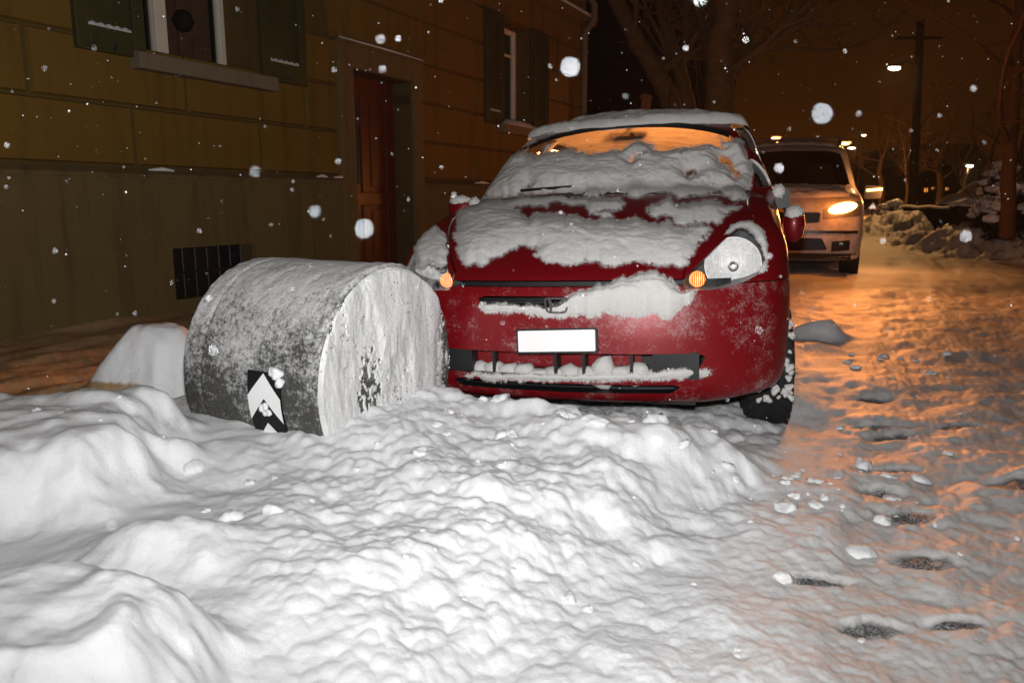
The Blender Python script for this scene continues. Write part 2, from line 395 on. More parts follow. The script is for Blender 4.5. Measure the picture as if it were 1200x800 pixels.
def ground_h(x, y, detail=True):
    s, w = sw(x, y); d = np.hypot(x, y)
    edge = .22*(fbm(x*1.7, y*1.7, 3)-.5)*2
    wr = w+edge
    bank = sstep(2.02, 2.35, w+.3*edge)*(1-sstep(3.75, 4.75, wr))
    length = 1-sstep(-.95, -.45, s)                      # the heap is in front of the car; behind it the bank is low
    b = bank*((.115+.15*sstep(.8, 2.5, y+.25*x)+.07*sstep(.2, -.9, x)*sstep(2.6, 1.4, y))*length+.10*(1-length))
    h = .0*x+b
    h = smax(h, .40*lobe(x, y, -1.34, 2.05, .72, .56, R(-12), .42), .10)
    h = smax(h, .265*lobe(x, y, -.85, 2.25, .50, .40, R(-25), .1), .08)
    h = smax(h, .42*lobe(x, y, -1.30, 2.40, .46, .32, R(10), .25), .10)
    h = smax(h, .345*lobe(x, y, -.80, 1.11, .54, .40, R(8), .38), .07)
    h = smax(h, .275*lobe(x, y, .30, 2.50, .95, .36, R(-17), .18), .08)
    h = smax(h, .325*lobe(x, y, .12, 2.62, .50, .22, R(-18), .0), .06)
    h = smax(h, .20*lobe(x, y, .66, 2.50, .55, .30, R(-18), .0), .10)
    h = smax(h, .20*lobe(x, y, -.15, 2.40, .40, .30, 0, .0), .08)
    h = smax(h, .34*lobe(x, y, -1.52, 3.25, .40, .32, 0, .30), .08)
    h = smax(h, .20*lobe(x, y, 2.02, 5.15, .55, .28, R(-15), .0), .05)
    h = smax(h, .10*lobe(x, y, 1.65, 3.75, .30, .45, R(-18), .3), .05)
    # street: right-hand ridge and heaps at the end
    h = h+.56*lobe(x, y, 9.3, 13.2, 2.3, 4.6, R(0), .30)*(.92+.16*fbm(x*.6, y*.6, 3))+.014*(fbm(x*2.2, y*2.2, 5)-.5)*sstep(6, 9, np.hypot(x, y))*sstep(5.5, 6.5, w)*(1-sstep(30, 40, d))
    h = smax(h, .70*lobe(x, y, 10.1, 19.8, 2.6, 2.6, 0, .0), .15)
    h = smax(h, .50*lobe(x, y, 8.0, 20.4, 2.2, 2.2, 0, .0), .15)
    h = smax(h, .45*lobe(x, y, 12.5, 12.0, 2.6, 3.0, 0, .1), .15)
    h = smax(h, .275*lobe(x, y, -.82, 1.62, .50, .30, R(5), .05), .10)
    h = h-.075*np.exp(-(((x+.74)/.24)**2+((y-2.16)/.26)**2))
    walk = (1-sstep(1.95, 2.2, w))
    h = h+.10*walk
    bm = np.clip(b*5+np.maximum(h-.08, 0)*8, 0, 1)*(1-.9*walk)
    # trampled pavement: long soft ridges
    h = h+walk*(.045*(fbm(s*1.2, w*5.0, 5, .55)-.5)*2+.03*(np.abs(fbm(s*2.2+7, w*7.0, 4)-.5)*2))
    road = np.clip(1-bm-walk, 0, 1)
    far = 1-sstep(14, 30, d)
    rut = (fbm(w*2.4, s*.35, 3)-.5)*.07
    h = h+road*(rut+.05*(fbm(x*2.2, y*2.2, 4)-.5))*far
    if detail:
        wx = x+.05*(fbm(x*4, y*4, 3)-.5); wy = y+.05*(fbm(x*4+9, y*4+5, 3)-.5)
        soft = sstep(-.75, -.25, x+.35*(y-1.6))            # the left heap is smoother than the churned middle
        nr = (1-sstep(6, 14, d))
        l1 = billow(wx/.30, wy/.30); l2 = billow(wx/.125+31, wy/.125); l3 = billow(wx/.058+7, wy/.058+3); l4 = billow(wx/.027, wy/.027+9)
        patchy = sstep(.38, .62, fbm(x*2.1+5, y*2.1, 3))
        rg = fbm(wx*2.6+2, wy*2.6+11, 4, .45)-.5; mg = fbm(x*8.5+5, y*8.5+1, 4, .5)-.5
        clump = sstep(.40, .64, fbm(x*1.9+5, y*1.9+2, 4, .5))                      # where the plough left it broken
        pop = billow(wx/.062+7, wy/.062+3)*.6+billow(wx/.034, wy/.034+9)*.4
        big = np.clip(billow(wx/.20+31, wy/.20)-.35, 0, 1)
        h = h+bm*nr*(.120*rg*(.45+.55*soft)+(.034*mg+.03*(fbm(x*5.2, y*5.2+8, 3)-.5))*(.40+.60*soft)+clump*(.30+.70*soft)*(.026*big+.020*(pop-.5))+.004*(1-clump)*soft*(pop-.5))
        cl = sstep(.47, .72, fbm(x*2.7+40, y*2.7, 4))
        h = h+road*nr*(.010*l2*cl+.010*l3*(.3+.7*cl)+.004*l4+.034*(fbm(x*7, y*7, 6, .6)-.5)+.010*(fbm(x*1.6+3, y*3.2, 3)-.5))
        pf = patchfield(x, y); h = h-road*sstep(.0, .30, pf)*np.clip(h-.004, 0, .014)
    # wheel hollow beside and under the car
    u, v = car_uv(x, y)
    under = sstep(.02, .22, v)*(1-sstep(3.7, 4.1, v))*(1-sstep(.72, 1.0, np.abs(u)))
    h = h*(1-under)+under*np.minimum(h, .03+.10*fbm(x*5, y*5, 6, .55)+.02*billow(x*14, y*14))
    h = h-.05*np.exp(-(((u-.86)/.20)**2+((v-.62)/.26)**2))*sstep(.0, .1, .3-h)
    return h
_inv = CAR.inverted()
def car_uv(x, y):
    m = _inv; return m[0][0]*x+m[0][1]*y+m[0][3], m[1][0]*x+m[1][1]*y+m[1][3]
def build_ground():
    th = np.concatenate([np.linspace(-180, -56, 60)[:-1], np.linspace(-56, 50, 1000), np.linspace(50, 180, 60)[1:-1]])*math.pi/180
    r = np.concatenate([[.02, .2, .4, .55], 1/np.linspace(1/.65, 1/6, 740), np.geomspace(6, 40, 270)[1:], np.geomspace(40, 420, 26)[1:]])
    x = r[:, None]*np.sin(th)[None]; y = r[:, None]*np.cos(th)[None]
    z = ground_h(x, y)
    z[:4] = z[4].mean()
    V = np.stack([x, y, z], -1).reshape(-1, 3)
    F = grid_faces(len(r), len(th), True)[:, ::-1]
    full = mesh_np('full', V, F); nrm = np.empty(len(V)*3); full.vertices.foreach_get('normal', nrm); nrm = nrm.reshape(-1, 3)
    if nrm[:, 2].mean() < 0: F = F[:, ::-1]; nrm = -nrm
    bpy.data.meshes.remove(full)
    c = V[F].mean(1); s, w = sw(c[:, 0], c[:, 1]); nz = .25*(fbm(c[:, 0]*4, c[:, 1]*4, 3)-.5)
    near = np.hypot(c[:, 0], c[:, 1]) < 40
    walk = (w < 2.12+.4*nz) & (s < 12) & near & (c[:, 2] < .27)
    bank = ((w < 4.55+2.2*nz) & (s < 9) | (c[:, 2] > .17)) & ~walk & near
    bank |= (c[:, 2] > .15) & ~walk & near
    s1, w1 = sw(V[:, 0], V[:, 1])
    aslush = (1-sstep(1.85, 2.25, w1))*(1-sstep(.22, .30, V[:, 2]))*(1-sstep(11, 14, s1)); abare = np.clip(patchfield(V[:, 0], V[:, 1]), 0, 1)
    aroad = np.maximum(sstep(4.0, 4.9, w1)*(1-sstep(.08, .2, V[:, 2])), sstep(6, 9, s1)*.8)
    for name, msk, mats in (('pavement', walk, [M['ground']]), ('snow_bank', bank, [M['ground']]), ('road', ~walk & ~bank, [M['ground']])):
        f = F[msk]; idx, inv = np.unique(f, return_inverse=True)
        me = mesh_np(name, V[idx], inv.reshape(f.shape))
        for an, av in (('road', aroad), ('slush', aslush), ('bare', abare)):
            at_ = me.attributes.new(an, 'FLOAT', 'POINT'); at_.data.foreach_set('value', av[idx].astype(np.float32))
        me.normals_split_custom_set_from_vertices(nrm[idx].tolist())
        tag(link(name, me, mats), kind='structure')
build_ground()

# ------------------------------------------------------------------ town house on the left
def build_house():
    MW = Matrix(((NV[0], DV[0], 0, W0[0]), (NV[1], DV[1], 0, W0[1]), (0, 0, 1, 0), (0, 0, 0, 1)))   # local x = outwards, y = along, z up
    H = empty('town_house', (0, 0, 0), label='ochre rendered town house with grooved blocks, olive shutters and a stone plinth', cat='house')
    H.matrix_world = MW
    S0, S1, ZT = -9.0, 8.44, 8.5
    opens = [(.42, 1.45, 2.00, 3.22), (2.62, 3.62, -.2, 2.20), (5.62, 6.46, 1.98, 3.22), (.50, 1.30, .29, .66), (-3.6, -2.6, 2.0, 3.22)]
    ss = sorted({S0, S1, *[o[0] for o in opens], *[o[1] for o in opens]}); zs = sorted({-.3, ZT, *[o[2] for o in opens], *[o[3] for o in opens]})
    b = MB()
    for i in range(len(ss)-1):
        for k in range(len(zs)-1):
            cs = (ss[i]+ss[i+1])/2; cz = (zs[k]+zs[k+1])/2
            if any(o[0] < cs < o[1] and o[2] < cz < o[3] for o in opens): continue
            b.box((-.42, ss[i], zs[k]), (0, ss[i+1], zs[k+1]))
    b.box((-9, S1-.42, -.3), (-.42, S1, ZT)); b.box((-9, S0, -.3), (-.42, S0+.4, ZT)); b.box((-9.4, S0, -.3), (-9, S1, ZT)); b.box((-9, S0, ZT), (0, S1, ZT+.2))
    b.build('wall', M['groove_shade'], H, recalc=False)
    b = MB()
    # proud rendered blocks
    rows = [1.225, 1.62, 2.02, 2.415, 2.84, 3.25, 3.62]
    def blocks(z0, z1, joints, cut):
        g = .019
        segs = []
        for a, c in zip(joints[:-1], joints[1:]):
            parts = [(a, c)]
            for lo, hi in cut:
                np_ = []
                for p, q in parts:
                    if hi <= p or lo >= q: np_.append((p, q)); continue
                    if lo > p: np_.append((p, lo))
                    if hi < q: np_.append((hi, q))
                parts = np_
            segs += [(p, q) for p, q in parts if q-p > .06]
        for p, q in segs:
            x1 = .030; e = .010
            gv = g+.009; V = [(.001, p+gv-e, z0+g-e), (.001, q-gv+e, z0+g-e), (.001, q-gv+e, z1-g+e), (.001, p+gv-e, z1-g+e), (x1, p+gv, z0+g), (x1, q-gv, z0+g), (x1, q-gv, z1-g), (x1, p+gv, z1-g)]
            b.add(V, [(4, 5, 6, 7), (0, 1, 5, 4), (1, 2, 6, 5), (2, 3, 7, 6), (3, 0, 4, 7)])
    cutdoor = (2.415, 3.775)
    for k, (z0, z1) in enumerate(zip(rows[:-1], rows[1:])):
        off = (.295 if k % 2 == 0 else -.27)
        j = [S0]+[q for q in np.arange(off-9.24, 8.4, 1.155 if k % 2 == 0 else 1.14) if S0+.1 < q < S1-.3]+[S1-.30, S1]
        if k >= 1: j = sorted(set([q for q in j if not (1.6 < q < 2.4)]+[1.99]))
        cut = []
        if z0 < 2.40: cut.append(cutdoor)
        if 1.9 < z0 < 3.2: cut += [(.38, 1.50), (5.58, 6.50), (-3.64, -2.56)]
        if k == 3:        # flat arch of tall voussoirs over the door
            fan = [1.99, 2.36, 2.65, 2.94, 3.23, 3.53, 3.84, 4.33]
            j = sorted([q for q in j if q < 1.9 or q > 4.4]+fan)
            if .42: cut.append((2.0, 4.3))
            ctr = 3.09
            for a, c in zip(fan[1:-1], fan[2:]):
                g = .014; lean = .30
                def X(q, z): return q+(q-ctr)*lean*(z-z0)
                V = [(.022, X(a, z0)+g, z0+g), (.022, X(c, z0)-g, z0+g), (.022, X(c, z1)-g, z1-g), (.022, X(a, z1)+g, z1-g)]
                W = [(.001, p[1], p[2]) for p in V]
                b.add(W+V, [(4, 5, 6, 7), (0, 1, 5, 4), (1, 2, 6, 5), (2, 3, 7, 6), (3, 0, 4, 7)])
            cut.append((4.3, 4.3))
        blocks(z0, z1, j, cut)
    blocks(3.80, 4.4, [S0, -6, -3, 0, 3, 6, S1], []); blocks(4.4, 5.2, [S0, -5, -2, 1, 4, 7, S1], [])
    b.build('rendered_blocks', M['ochre'], H, recalc=False)
    # plinth with its ledge
    p = MB()
    cuts = [(2.415, 3.775)]; cell = opens[3]
    for a, c in ((S0, cell[0]), (cell[1], 2.415), (3.775, S1)): p.box((.001, a, -.3), (.05, c, 1.15))
    p.box((.001, cell[0], -.3), (.05, cell[1], cell[2])); p.box((.001, cell[0], cell[3]), (.05, cell[1], 1.15))
    for a, c in ((S0, 2.415), (3.775, S1)):
        p.prism([(.002, 1.15), (.085, 1.15), (.085, 1.175), (.03, 1.215), (.002, 1.215)], a, c, lambda x, z, t: (x, t, z))
    for q in (-1.2, -.45, 1.62, 4.6, 5.9): p.box((.05, q-.006, .05), (.054, q+.006, 1.14))
    p.build('plinth', M['plinth'], H)
    j = MB(); j.box((.05, S0, .655), (.0525, .49, .662)); j.box((.05, 1.32, .655), (.0525, 2.41, .662))
    for q in (-.30, -1.9): j.box((.05, q, .1), (.0525, q+.006, .655))
    j.build('plinth_joint', M['stone'], H)
    rr = random.Random(3)
    for a, c in ((-2, 2.40), (3.80, 8.2)):
        q = a
        while q < c-.05:
            e = q+rr.uniform(.08, .5)
            if rr.random() < (.75 if q > 1.6 else .25): lg = MB(); lg.tube([(.062, q, 1.205), (.066, (q+e)/2, 1.207+rr.uniform(0, .008)), (.062, min(e, c), 1.205)], [.006, rr.uniform(.010, .020), .006], 6); lg.build('ledge_snow', M['snow'], H, smooth=60)
            q = e+rr.uniform(0, .15)
    # string course above, snow on it
    c = MB(); c.prism([(.002, 3.62), (.16, 3.66), (.16, 3.74), (.04, 3.79), (.002, 3.79)], S0, S1+.1, lambda x, z, t: (x, t, z)); c.build('string_course', M['stone'], H)
    c = MB(); c.prism([(.01, 3.792), (.155, 3.745), (.15, 3.79), (.06, 3.83), (.01, 3.835)], S0, S1+.08, lambda x, z, t: (x, t, z)); c.build('string_course_snow', M['snow'], H)
    # cellar window
    w = MB(); w.box((-.14, cell[0], cell[2]), (-.12, cell[1], cell[3]))
    cw = w.build('cellar_window', M['black'], H)
    g = MB()
    for k in range(7): q = cell[0]+.06+k*.113; g.tube([(-.06, q, cell[2]), (-.06, q, cell[3])], .008, 6)
    g.box((-.07, cell[0], .46), (-.05, cell[1], .485)); g.build('grille', M['iron'], cw)
    # windows
    def window(a, c, z0, z1, deep, lit):
        f = MB(); x0, x1 = -deep-.06, -deep
        t = .055
        f.box((x0, a, z0), (x1, a+t, z1)); f.box((x0, c-t, z0), (x1, c, z1)); f.box((x0, a+t, z0), (x1, c-t, z0+.06)); f.box((x0, a+t, z1-t), (x1, c-t, z1))
        m = (a+c)/2+(-.10 if deep > .25 else 0); f.box((x0, m-.05, z0+.06), (x1+.012, m+.05, z1-t)); f.box((x0+.012, a+t, z0+.9), (x1-.012, m-.05, z0+.93)); f.box((x0+.012, m+.05, z0+.9), (x1-.012, c-t, z0+.93))
        wf = f.build('window', M['white_frame'], H, bevel=.006)
        for p_, q_ in ((a+t, m-.05), (m+.05, c-t)):
            g = MB(); g.box((x0+.02, p_-.01, z0+.05), (x0+.026, q_+.01, z1-t+.01)); g.build('pane', M['glass'], wf)
        cu = MB()
        n = 40; V = []; lo, hi = m+.03, c-.02
        for k in range(n+1):
            y_ = lo+(hi-lo)*k/n; xx = -deep-.16+.018*math.sin(k*1.9)
            V += [(xx, y_, z0-.02), (xx, y_, z1)]
        cu.add(V, [(2*k, 2*k+2, 2*k+3, 2*k+1) for k in range(n)]); cu.build('curtain', M['curtain'], wf, smooth=60)
        rm = MB(); rm.box((-2.2, a-.9, z0-.6), (-2.18, c+.9, z1+.3)); rm.box((-2.2, a-.9, z0-.62), (-.44, c+.9, z0-.6)); rm.box((-2.2, a-.9, z1+.3), (-.44, c+.9, z1+.32)); rm.box((-2.2, a-.92, z0-.6), (-.44, a-.9, z1+.3)); rm.box((-2.2, c+.9, z0-.6), (-.44, c+.92, z1+.3))
        rm.build('room', M['dark'], wf)
        s_ = MB(); s_.prism([(-deep-.02, z0-.14), (.13, z0-.14), (.13, z0-.035), (.0, z0-.012), (-deep-.02, z0+.004)], a-.12, c+.12, lambda x, z, t: (x, t, z))
        sl = s_.build('sill', M['sill'], wf, bevel=.006)
        return wf, sl
    w1, sl1 = window(.42, 1.45, 2.0, 3.22, .30, False)
    bll = MB(); bll.lathe([(.001, .085), (.05, .07), (.085, 0), (.05, -.07), (.001, -.085)], 20, Matrix.Translation((-.39, 1.12, 2.36))); bll.build('hanging_ornament', M['dark'], w1, smooth=60)
    w2, sl2 = window(5.62, 6.46, 1.98, 3.22, .20, False)
    window(-3.6, -2.6, 2.0, 3.22, .30, False)
    sn = MB(); n = 26; V = []
    for k in range(n+1):
        y_ = 5.53+1.03*k/n; hh = .075*math.sin(math.pi*min(1, max(0, k/n)))**.5*(.8+.3*math.sin(k*1.7))+.004
        V += [(.125, y_, 1.94), (.10, y_, 1.945+hh*.8), (-.02, y_, 1.965+hh), (-.19, y_, 1.975+hh*.7), (-.19, y_, 1.975)]
    sn.add(V, [(k*5+i, (k+1)*5+i, (k+1)*5+i+1, k*5+i+1) for k in range(n) for i in range(4)]); sn.build('sill_snow', M['snow'], sl2, smooth=60)
    # shutters
    def shutter(a, c, z0, z1, snow):
        f = MB(); x0, x1 = .03, .075; t = .085
        f.box((x0, a, z0), (x1, a+t, z1)); f.box((x0, c-t, z0), (x1, c, z1)); f.box((x0, a+t, z0), (x1, c-t, z0+.15)); f.box((x0, a+t, z1-t), (x1, c-t, z1)); f.box((x0+.004, a+t, z0+.15), (x1-.024, c-t, z1-t))
        sh = f.build('shutter', M['shutter'], H, bevel=.006)
        h = MB(); h.tube([(.078, (a+c)/2, z0+.02), (.10, (a+c)/2, z0+.05), (.10, (a+c)/2, z0+.09)], .008, 6); h.build('latch', M['iron'], sh)
        if snow:
            s_ = MB(); n = 18; V = []
            for k in range(n+1):
                y_ = a+t+(c-a-2*t)*(.04+.92*k/n); hh = .010+.013*abs(math.sin(k*.9+a))
                V += [(x1-.004, y_, z0+.151), (x1-.012, y_, z0+.152+hh), (x1-.023, y_, z0+.154+hh*1.2), (x1-.023, y_, z0+.151)]
            s_.add(V, [(k*4+i, (k+1)*4+i, (k+1)*4+i+1, k*4+i+1) for k in range(n) for i in range(3)]); s_.build('shutter_snow', M['snow'], sh, smooth=60)
    shutter(-.09, .40, 1.93, 3.25, True); shutter(1.47, 1.98, 1.95, 3.25, True)
    shutter(5.14, 5.60, 1.93, 3.25, True); shutter(6.48, 6.95, 1.93, 3.25, False)
    shutter(-4.15, -3.63, 1.93, 3.25, False); shutter(-2.58, -2.08, 1.93, 3.25, False)
    # door with stone surround
    d = MB()
    d.box((.001, 2.42, -.2), (.055, 2.62, 2.42)); d.box((.001, 3.62, -.2), (.055, 3.77, 2.42)); d.box((.001, 2.62, 2.20), (.055, 3.62, 2.42)); d.box((.056, 2.40, 2.40), (.08, 3.79, 2.43))
    d.box((-.24, 2.60, -.2), (-.001, 2.62, 2.2)); d.box((-.24, 3.62, -.2), (-.001, 3.64, 2.2)); d.box((-.24, 2.62, -.2), (.10, 3.62, .13))
    d.build('door_surround', M['stone'], H, bevel=.005)
    sd = MB(); sd.tube([(.07, 2.42, 2.436), (.07, 3.1, 2.438), (.07, 3.77, 2.434)], [.006, .010, .005], 6); sd.build('surround_snow', M['snow'], H, smooth=60)
    d = MB(); x = -.22
    d.box((x-.05, 2.62, .13), (x-.02, 3.62, 2.2))
    for a, c, z0, z1 in ((2.62, 2.76, .13, 2.2), (3.48, 3.62, .13, 2.2), (2.76, 3.48, 2.04, 2.2), (2.76, 3.48, .13, .36), (2.76, 3.48, .95, 1.08), (3.06, 3.18, 1.08, 2.04), (3.06, 3.18, .36, .95)): d.box((x-.019, a, z0), (x, c, z1))
    for a, c in ((2.80, 3.02), (3.22, 3.44)): d.box((x-.019, a, .42), (x-.008, c, .90)); 
    d.box((x-.019, 3.22, 1.14), (x-.008, 3.44, 1.98))
    dr = d.build('door', M['door_wood'], H, bevel=.006)
    g = MB(); g.box((x-.0195, 2.80, 1.16), (x-.012, 3.02, 1.98)); g.build('door_window', M['black'], dr)
    g = MB()
    for k in range(3): g.tube([(x-.005, 2.84+k*.07, 1.16), (x-.005, 2.84+k*.07, 1.98)], .008, 6)
    for k in range(4): g.tube([(x-.005, 2.80, 1.25+k*.2), (x-.005, 3.02, 1.25+k*.2)], .006, 6)
    g.build('door_grille', M['iron'], dr)
    h = MB(); h.tube([(x, 2.70, 1.08), (x+.05, 2.70, 1.08), (x+.05, 2.80, 1.08)], .011, 8); h.build('handle', M['chrome'], dr)
    # drainpipe on the far corner
    dp = MB(); dp.tube([(.09, 8.22, -.1), (.09, 8.22, 3.5), (.24, 8.22, 3.68), (.24, 8.22, 3.9), (.09, 8.22, 4.1), (.09, 8.22, 8.4)], .05, 12); 
    for z in (.8, 2.2, 3.2): dp.tube([(.09, 8.22, z), (.09, 8.22, z+.04)], .06, 12)
    dp.build('drainpipe', M['sill'], H, smooth=50)
    r = MB(); r.prism([(.5, ZT+.2), (.5, ZT+.3), (-4.5, ZT+3.4), (-9.8, ZT+.3), (-9.8, ZT+.2)], S0-.2, S1+.3, lambda x, z, t: (x, t, z)); r.build('roof', M['roof'], H)
build_house()

# ------------------------------------------------------------------ cars: an implicit body meshed from a centre point, then cut into panels
def interp(x, pts): return np.interp(x, [p[0] for p in pts], [p[1] for p in pts])
def sint(x, pts, n=400):
    xs = np.linspace(pts[0][0], pts[-1][0], n); ys = interp(xs, pts)
    wd = max(3, n//14); k = np.hanning(wd+2)[1:-1]; k /= k.sum()
    yp = np.concatenate([2*ys[0]-ys[wd:0:-1], ys, 2*ys[-1]-ys[-2:-wd-2:-1]]); ys = np.convolve(yp, k, 'same')[wd:-wd]
    return np.interp(x, xs, ys)
def smx(a, b, k):
    h = np.maximum(k-np.abs(a-b), 0)/k; return np.maximum(a, b)+h*h*k*.25
def smn(a, b, k): return -smx(-a, -b, k)
def red_sdf(u, v, z):
    au = np.abs(u)
    plan = .55*(1-np.power(np.clip(1-np.power(np.clip(au/.865, 0, .9999), 2.6), 0, 1), 1/2.6))
    prof = sint(z, [(.10, .13), (.22, .06), (.27, .02), (.34, .0), (.50, 0), (.60, .008), (.67, .03), (.73, .055), (.82, .14), (1.2, .6)])
    front = plan+prof-v
    zh = sint(v, [(-.3, .60), (0, .72), (.06, .742), (.15, .798), (.30, .872), (.50, .945), (.70, 1.005), (.90, 1.055), (1.2, 1.065), (2, 1.05), (3, 1.03), (4, 1.0)])-.045*(au/.72)**2
    hood = (z-zh)*.92
    W = sint(z, [(.1, .77), (.2, .795), (.35, .825), (.5, .838), (.65, .838), (.8, .825), (.95, .785), (1.05, .74)])-.05*sstep(2.4, 3.8, v)
    side = au-W
    low = smx(smx(front, side, .08), hood, .07)
    low = smx(low, .235+.03*sstep(.5, .8, au)*(1-sstep(.2, .8, v))-z, .06); low = smx(low, v-sint(z, [(.1, 3.74), (.4, 3.83), (.7, 3.82), (1.0, 3.74), (1.1, 3.70)])+.10*(au/.8)**4, .10)
    vw = sint(z, [(.8, .56), (.9, .71), (1.0, .86), (1.1, 1.005), (1.25, 1.24), (1.43, 1.60), (1.55, 1.95)])
    ws = (vw+.20*(au/.62)**2.2-v)*.57
    roof = (z-sint(v, [(1.2, 1.40), (1.5, 1.455), (1.8, 1.495), (2.3, 1.52), (2.8, 1.51), (3.4, 1.455), (3.8, 1.39)])+.072*(au/.58)**2)
    gs = (au-sint(z, [(.9, .80), (1.05, .77), (1.1, .752), (1.3, .682), (1.45, .618), (1.6, .54)]))*.93
    gr = v-sint(z, [(.9, 3.78), (1.1, 3.71), (1.4, 3.53), (1.55, 3.40)])+.08*(au/.6)**2
    top = smx(smx(smx(ws, gs, .07), roof, .07), gr, .08)
    top = smx(top, .7-z, .02)
    return smn(low, top, .025)
def van_sdf(u, v, z):
    au = np.abs(u)
    plan = .40*(1-np.power(np.clip(1-np.power(np.clip(au/.93, 0, .9999), 3.0), 0, 1), 1/3.0))
    prof = sint(z, [(.15, .10), (.3, .03), (.45, 0), (.62, 0), (.75, .03), (.95, .07), (1.05, .13), (1.2, .4)])
    front = plan+prof-v
    zh = sint(v, [(-.3, .80), (0, .96), (.1, 1.02), (.3, 1.09), (.6, 1.14), (1.0, 1.19), (1.4, 1.22), (4.5, 1.20)])-.04*(au/.8)**2
    W = sint(z, [(.15, .82), (.3, .875), (.6, .905), (.9, .90), (1.1, .87), (1.25, .83)])
    low = smx(smx(front, au-W, .10), (z-zh)*.95, .09); low = smx(low, .30-z, .06); low = smx(low, v-4.5, .12)
    vw = sint(z, [(1.0, .78), (1.2, 1.05), (1.4, 1.28), (1.7, 1.64), (1.85, 1.9)])
    ws = (vw+.20*(au/.7)**2.2-v)*.63
    roof = z-sint(v, [(1.2, 1.69), (1.8, 1.77), (2.5, 1.80), (4, 1.78), (4.6, 1.72)])+.05*(au/.65)**2
    gs = (au-sint(z, [(1.0, .86), (1.2, .83), (1.5, .755), (1.75, .69), (1.9, .62)]))*.95
    top = smx(smx(smx(ws, gs, .08), roof, .09), v-sint(z, [(1.0, 4.5), (1.4, 4.40), (1.8, 4.2)]), .1); top = smx(top, .8-z, .02)
    return smn(low, top, .03)
def star_mesh(sdf, C, lo, hi, res, off=0.0):
    """closed quad mesh of sdf = -off seen from the inside point C"""
    lo = np.array(lo); hi = np.array(hi); n = np.maximum(2, np.round((hi-lo)/res).astype(int))
    key = {}; V = []; F = []
    def idx(p):
        k = tuple(p)
        if k not in key: key[k] = len(V); V.append(p)
        return key[k]
    for ax in range(3):
        a, b = [(1, 2), (2, 0), (0, 1)][ax]
        for side in (0, 1):
            g = np.empty((n[a]+1, n[b]+1), int)
            for i in range(n[a]+1):
                for j in range(n[b]+1):
                    p = [0, 0, 0]; p[ax] = n[ax]*side; p[a] = i; p[b] = j; g[i, j] = idx(p)
            for i in range(n[a]):
                for j in range(n[b]):
                    q = (g[i, j], g[i+1, j], g[i+1, j+1], g[i, j+1]); F.append(q if side else q[::-1])
    P = lo+(hi-lo)*np.array(V)/n
    C = np.array(C); D = P-C
    f = lambda t: sdf(*(C+D*t[:, None]).T)+off
    t0 = np.zeros(len(P)); t1 = np.full(len(P), 1.15); hit = np.zeros(len(P), bool)
    prev = np.zeros(len(P))
    for k in range(1, 47):
        t = np.full(len(P), 1.15*k/46); val = f(t); new = (val > 0) & ~hit
        t0[new] = prev[new]; t1[new] = t[new]; hit |= new; prev = t
    for _ in range(22):
        tm = (t0+t1)/2; val = f(tm); t1 = np.where(val > 0, tm, t1); t0 = np.where(val > 0, t0, tm)
    return C+D*t0[:, None], np.array(F)
def shell(sdf, C, lo, hi, res, wall):
    V1, F1 = star_mesh(sdf, C, lo, hi, res); V2, F2 = star_mesh(sdf, C, lo, hi, res*2.2, wall)
    V = np.concatenate([V1, V2]); F = np.concatenate([F1, F2[:, ::-1]+len(V1)])
    me = mesh_np('shell', V, F); mi = np.zeros(len(F), np.int32); mi[len(F1):] = 1; me.materials.append(M['red']); me.materials.append(M['headliner']); me.polygons.foreach_set('material_index', mi)
    return me, (V1, F1)
def boolean(me, cut, op, name):
    """me (op) cut, both meshes; returns a new mesh"""
    a = bpy.data.objects.new('tmp_a', me.copy()); b = bpy.data.objects.new('tmp_b', cut); COL.objects.link(a); COL.objects.link(b)
    md = a.modifiers.new('b', 'BOOLEAN'); md.object = b; md.operation = op; md.solver = 'EXACT'
    try: md.material_mode = 'INDEX'
    except Exception: pass
    dg = bpy.context.evaluated_depsgraph_get(); dg.update()
    out = bpy.data.meshes.new_from_object(a.evaluated_get(dg)); out.name = name
    ma = a.data
    bpy.data.objects.remove(a); bpy.data.objects.remove(b); bpy.data.meshes.remove(ma)
    return out
def as_mesh(mb, mi=0):
    me = bpy.data.meshes.new('cutter'); me.from_pydata(mb.v, [], mb.f)
    bm = bmesh.new(); bm.from_mesh(me); bmesh.ops.recalc_face_normals(bm, faces=bm.faces); bm.to_mesh(me); bm.free()
    me.materials.append(M['red']); me.materials.append(M['headliner']); me.polygons.foreach_set('material_index', np.full(len(me.polygons), mi, np.int32)); return me
def finish(me, name, mats, parent, angle=32):
    mi = np.empty(len(me.polygons), np.int32); me.polygons.foreach_get('material_index', mi); me.materials.clear()
    for m in mats: me.materials.append(m)
    me.polygons.foreach_set('material_index', np.clip(mi, 0, len(mats)-1))
    me.polygons.foreach_set('use_smooth', np.ones(len(me.polygons), bool)); me.set_sharp_from_angle(angle=R(angle))
    o = link(name, me, None, parent); return o
def keep_outer(me, sdf, lim=.008):
    """drop everything of a cut piece but its outer skin"""
    bm = bmesh.new(); bm.from_mesh(me); c = np.array([f.calc_center_median()[:] for f in bm.faces]); d = sdf(*c.T)
    bmesh.ops.delete(bm, geom=[f for f, q in zip(bm.faces, d) if q < -lim], context='FACES'); bm.to_mesh(me); bm.free(); return me
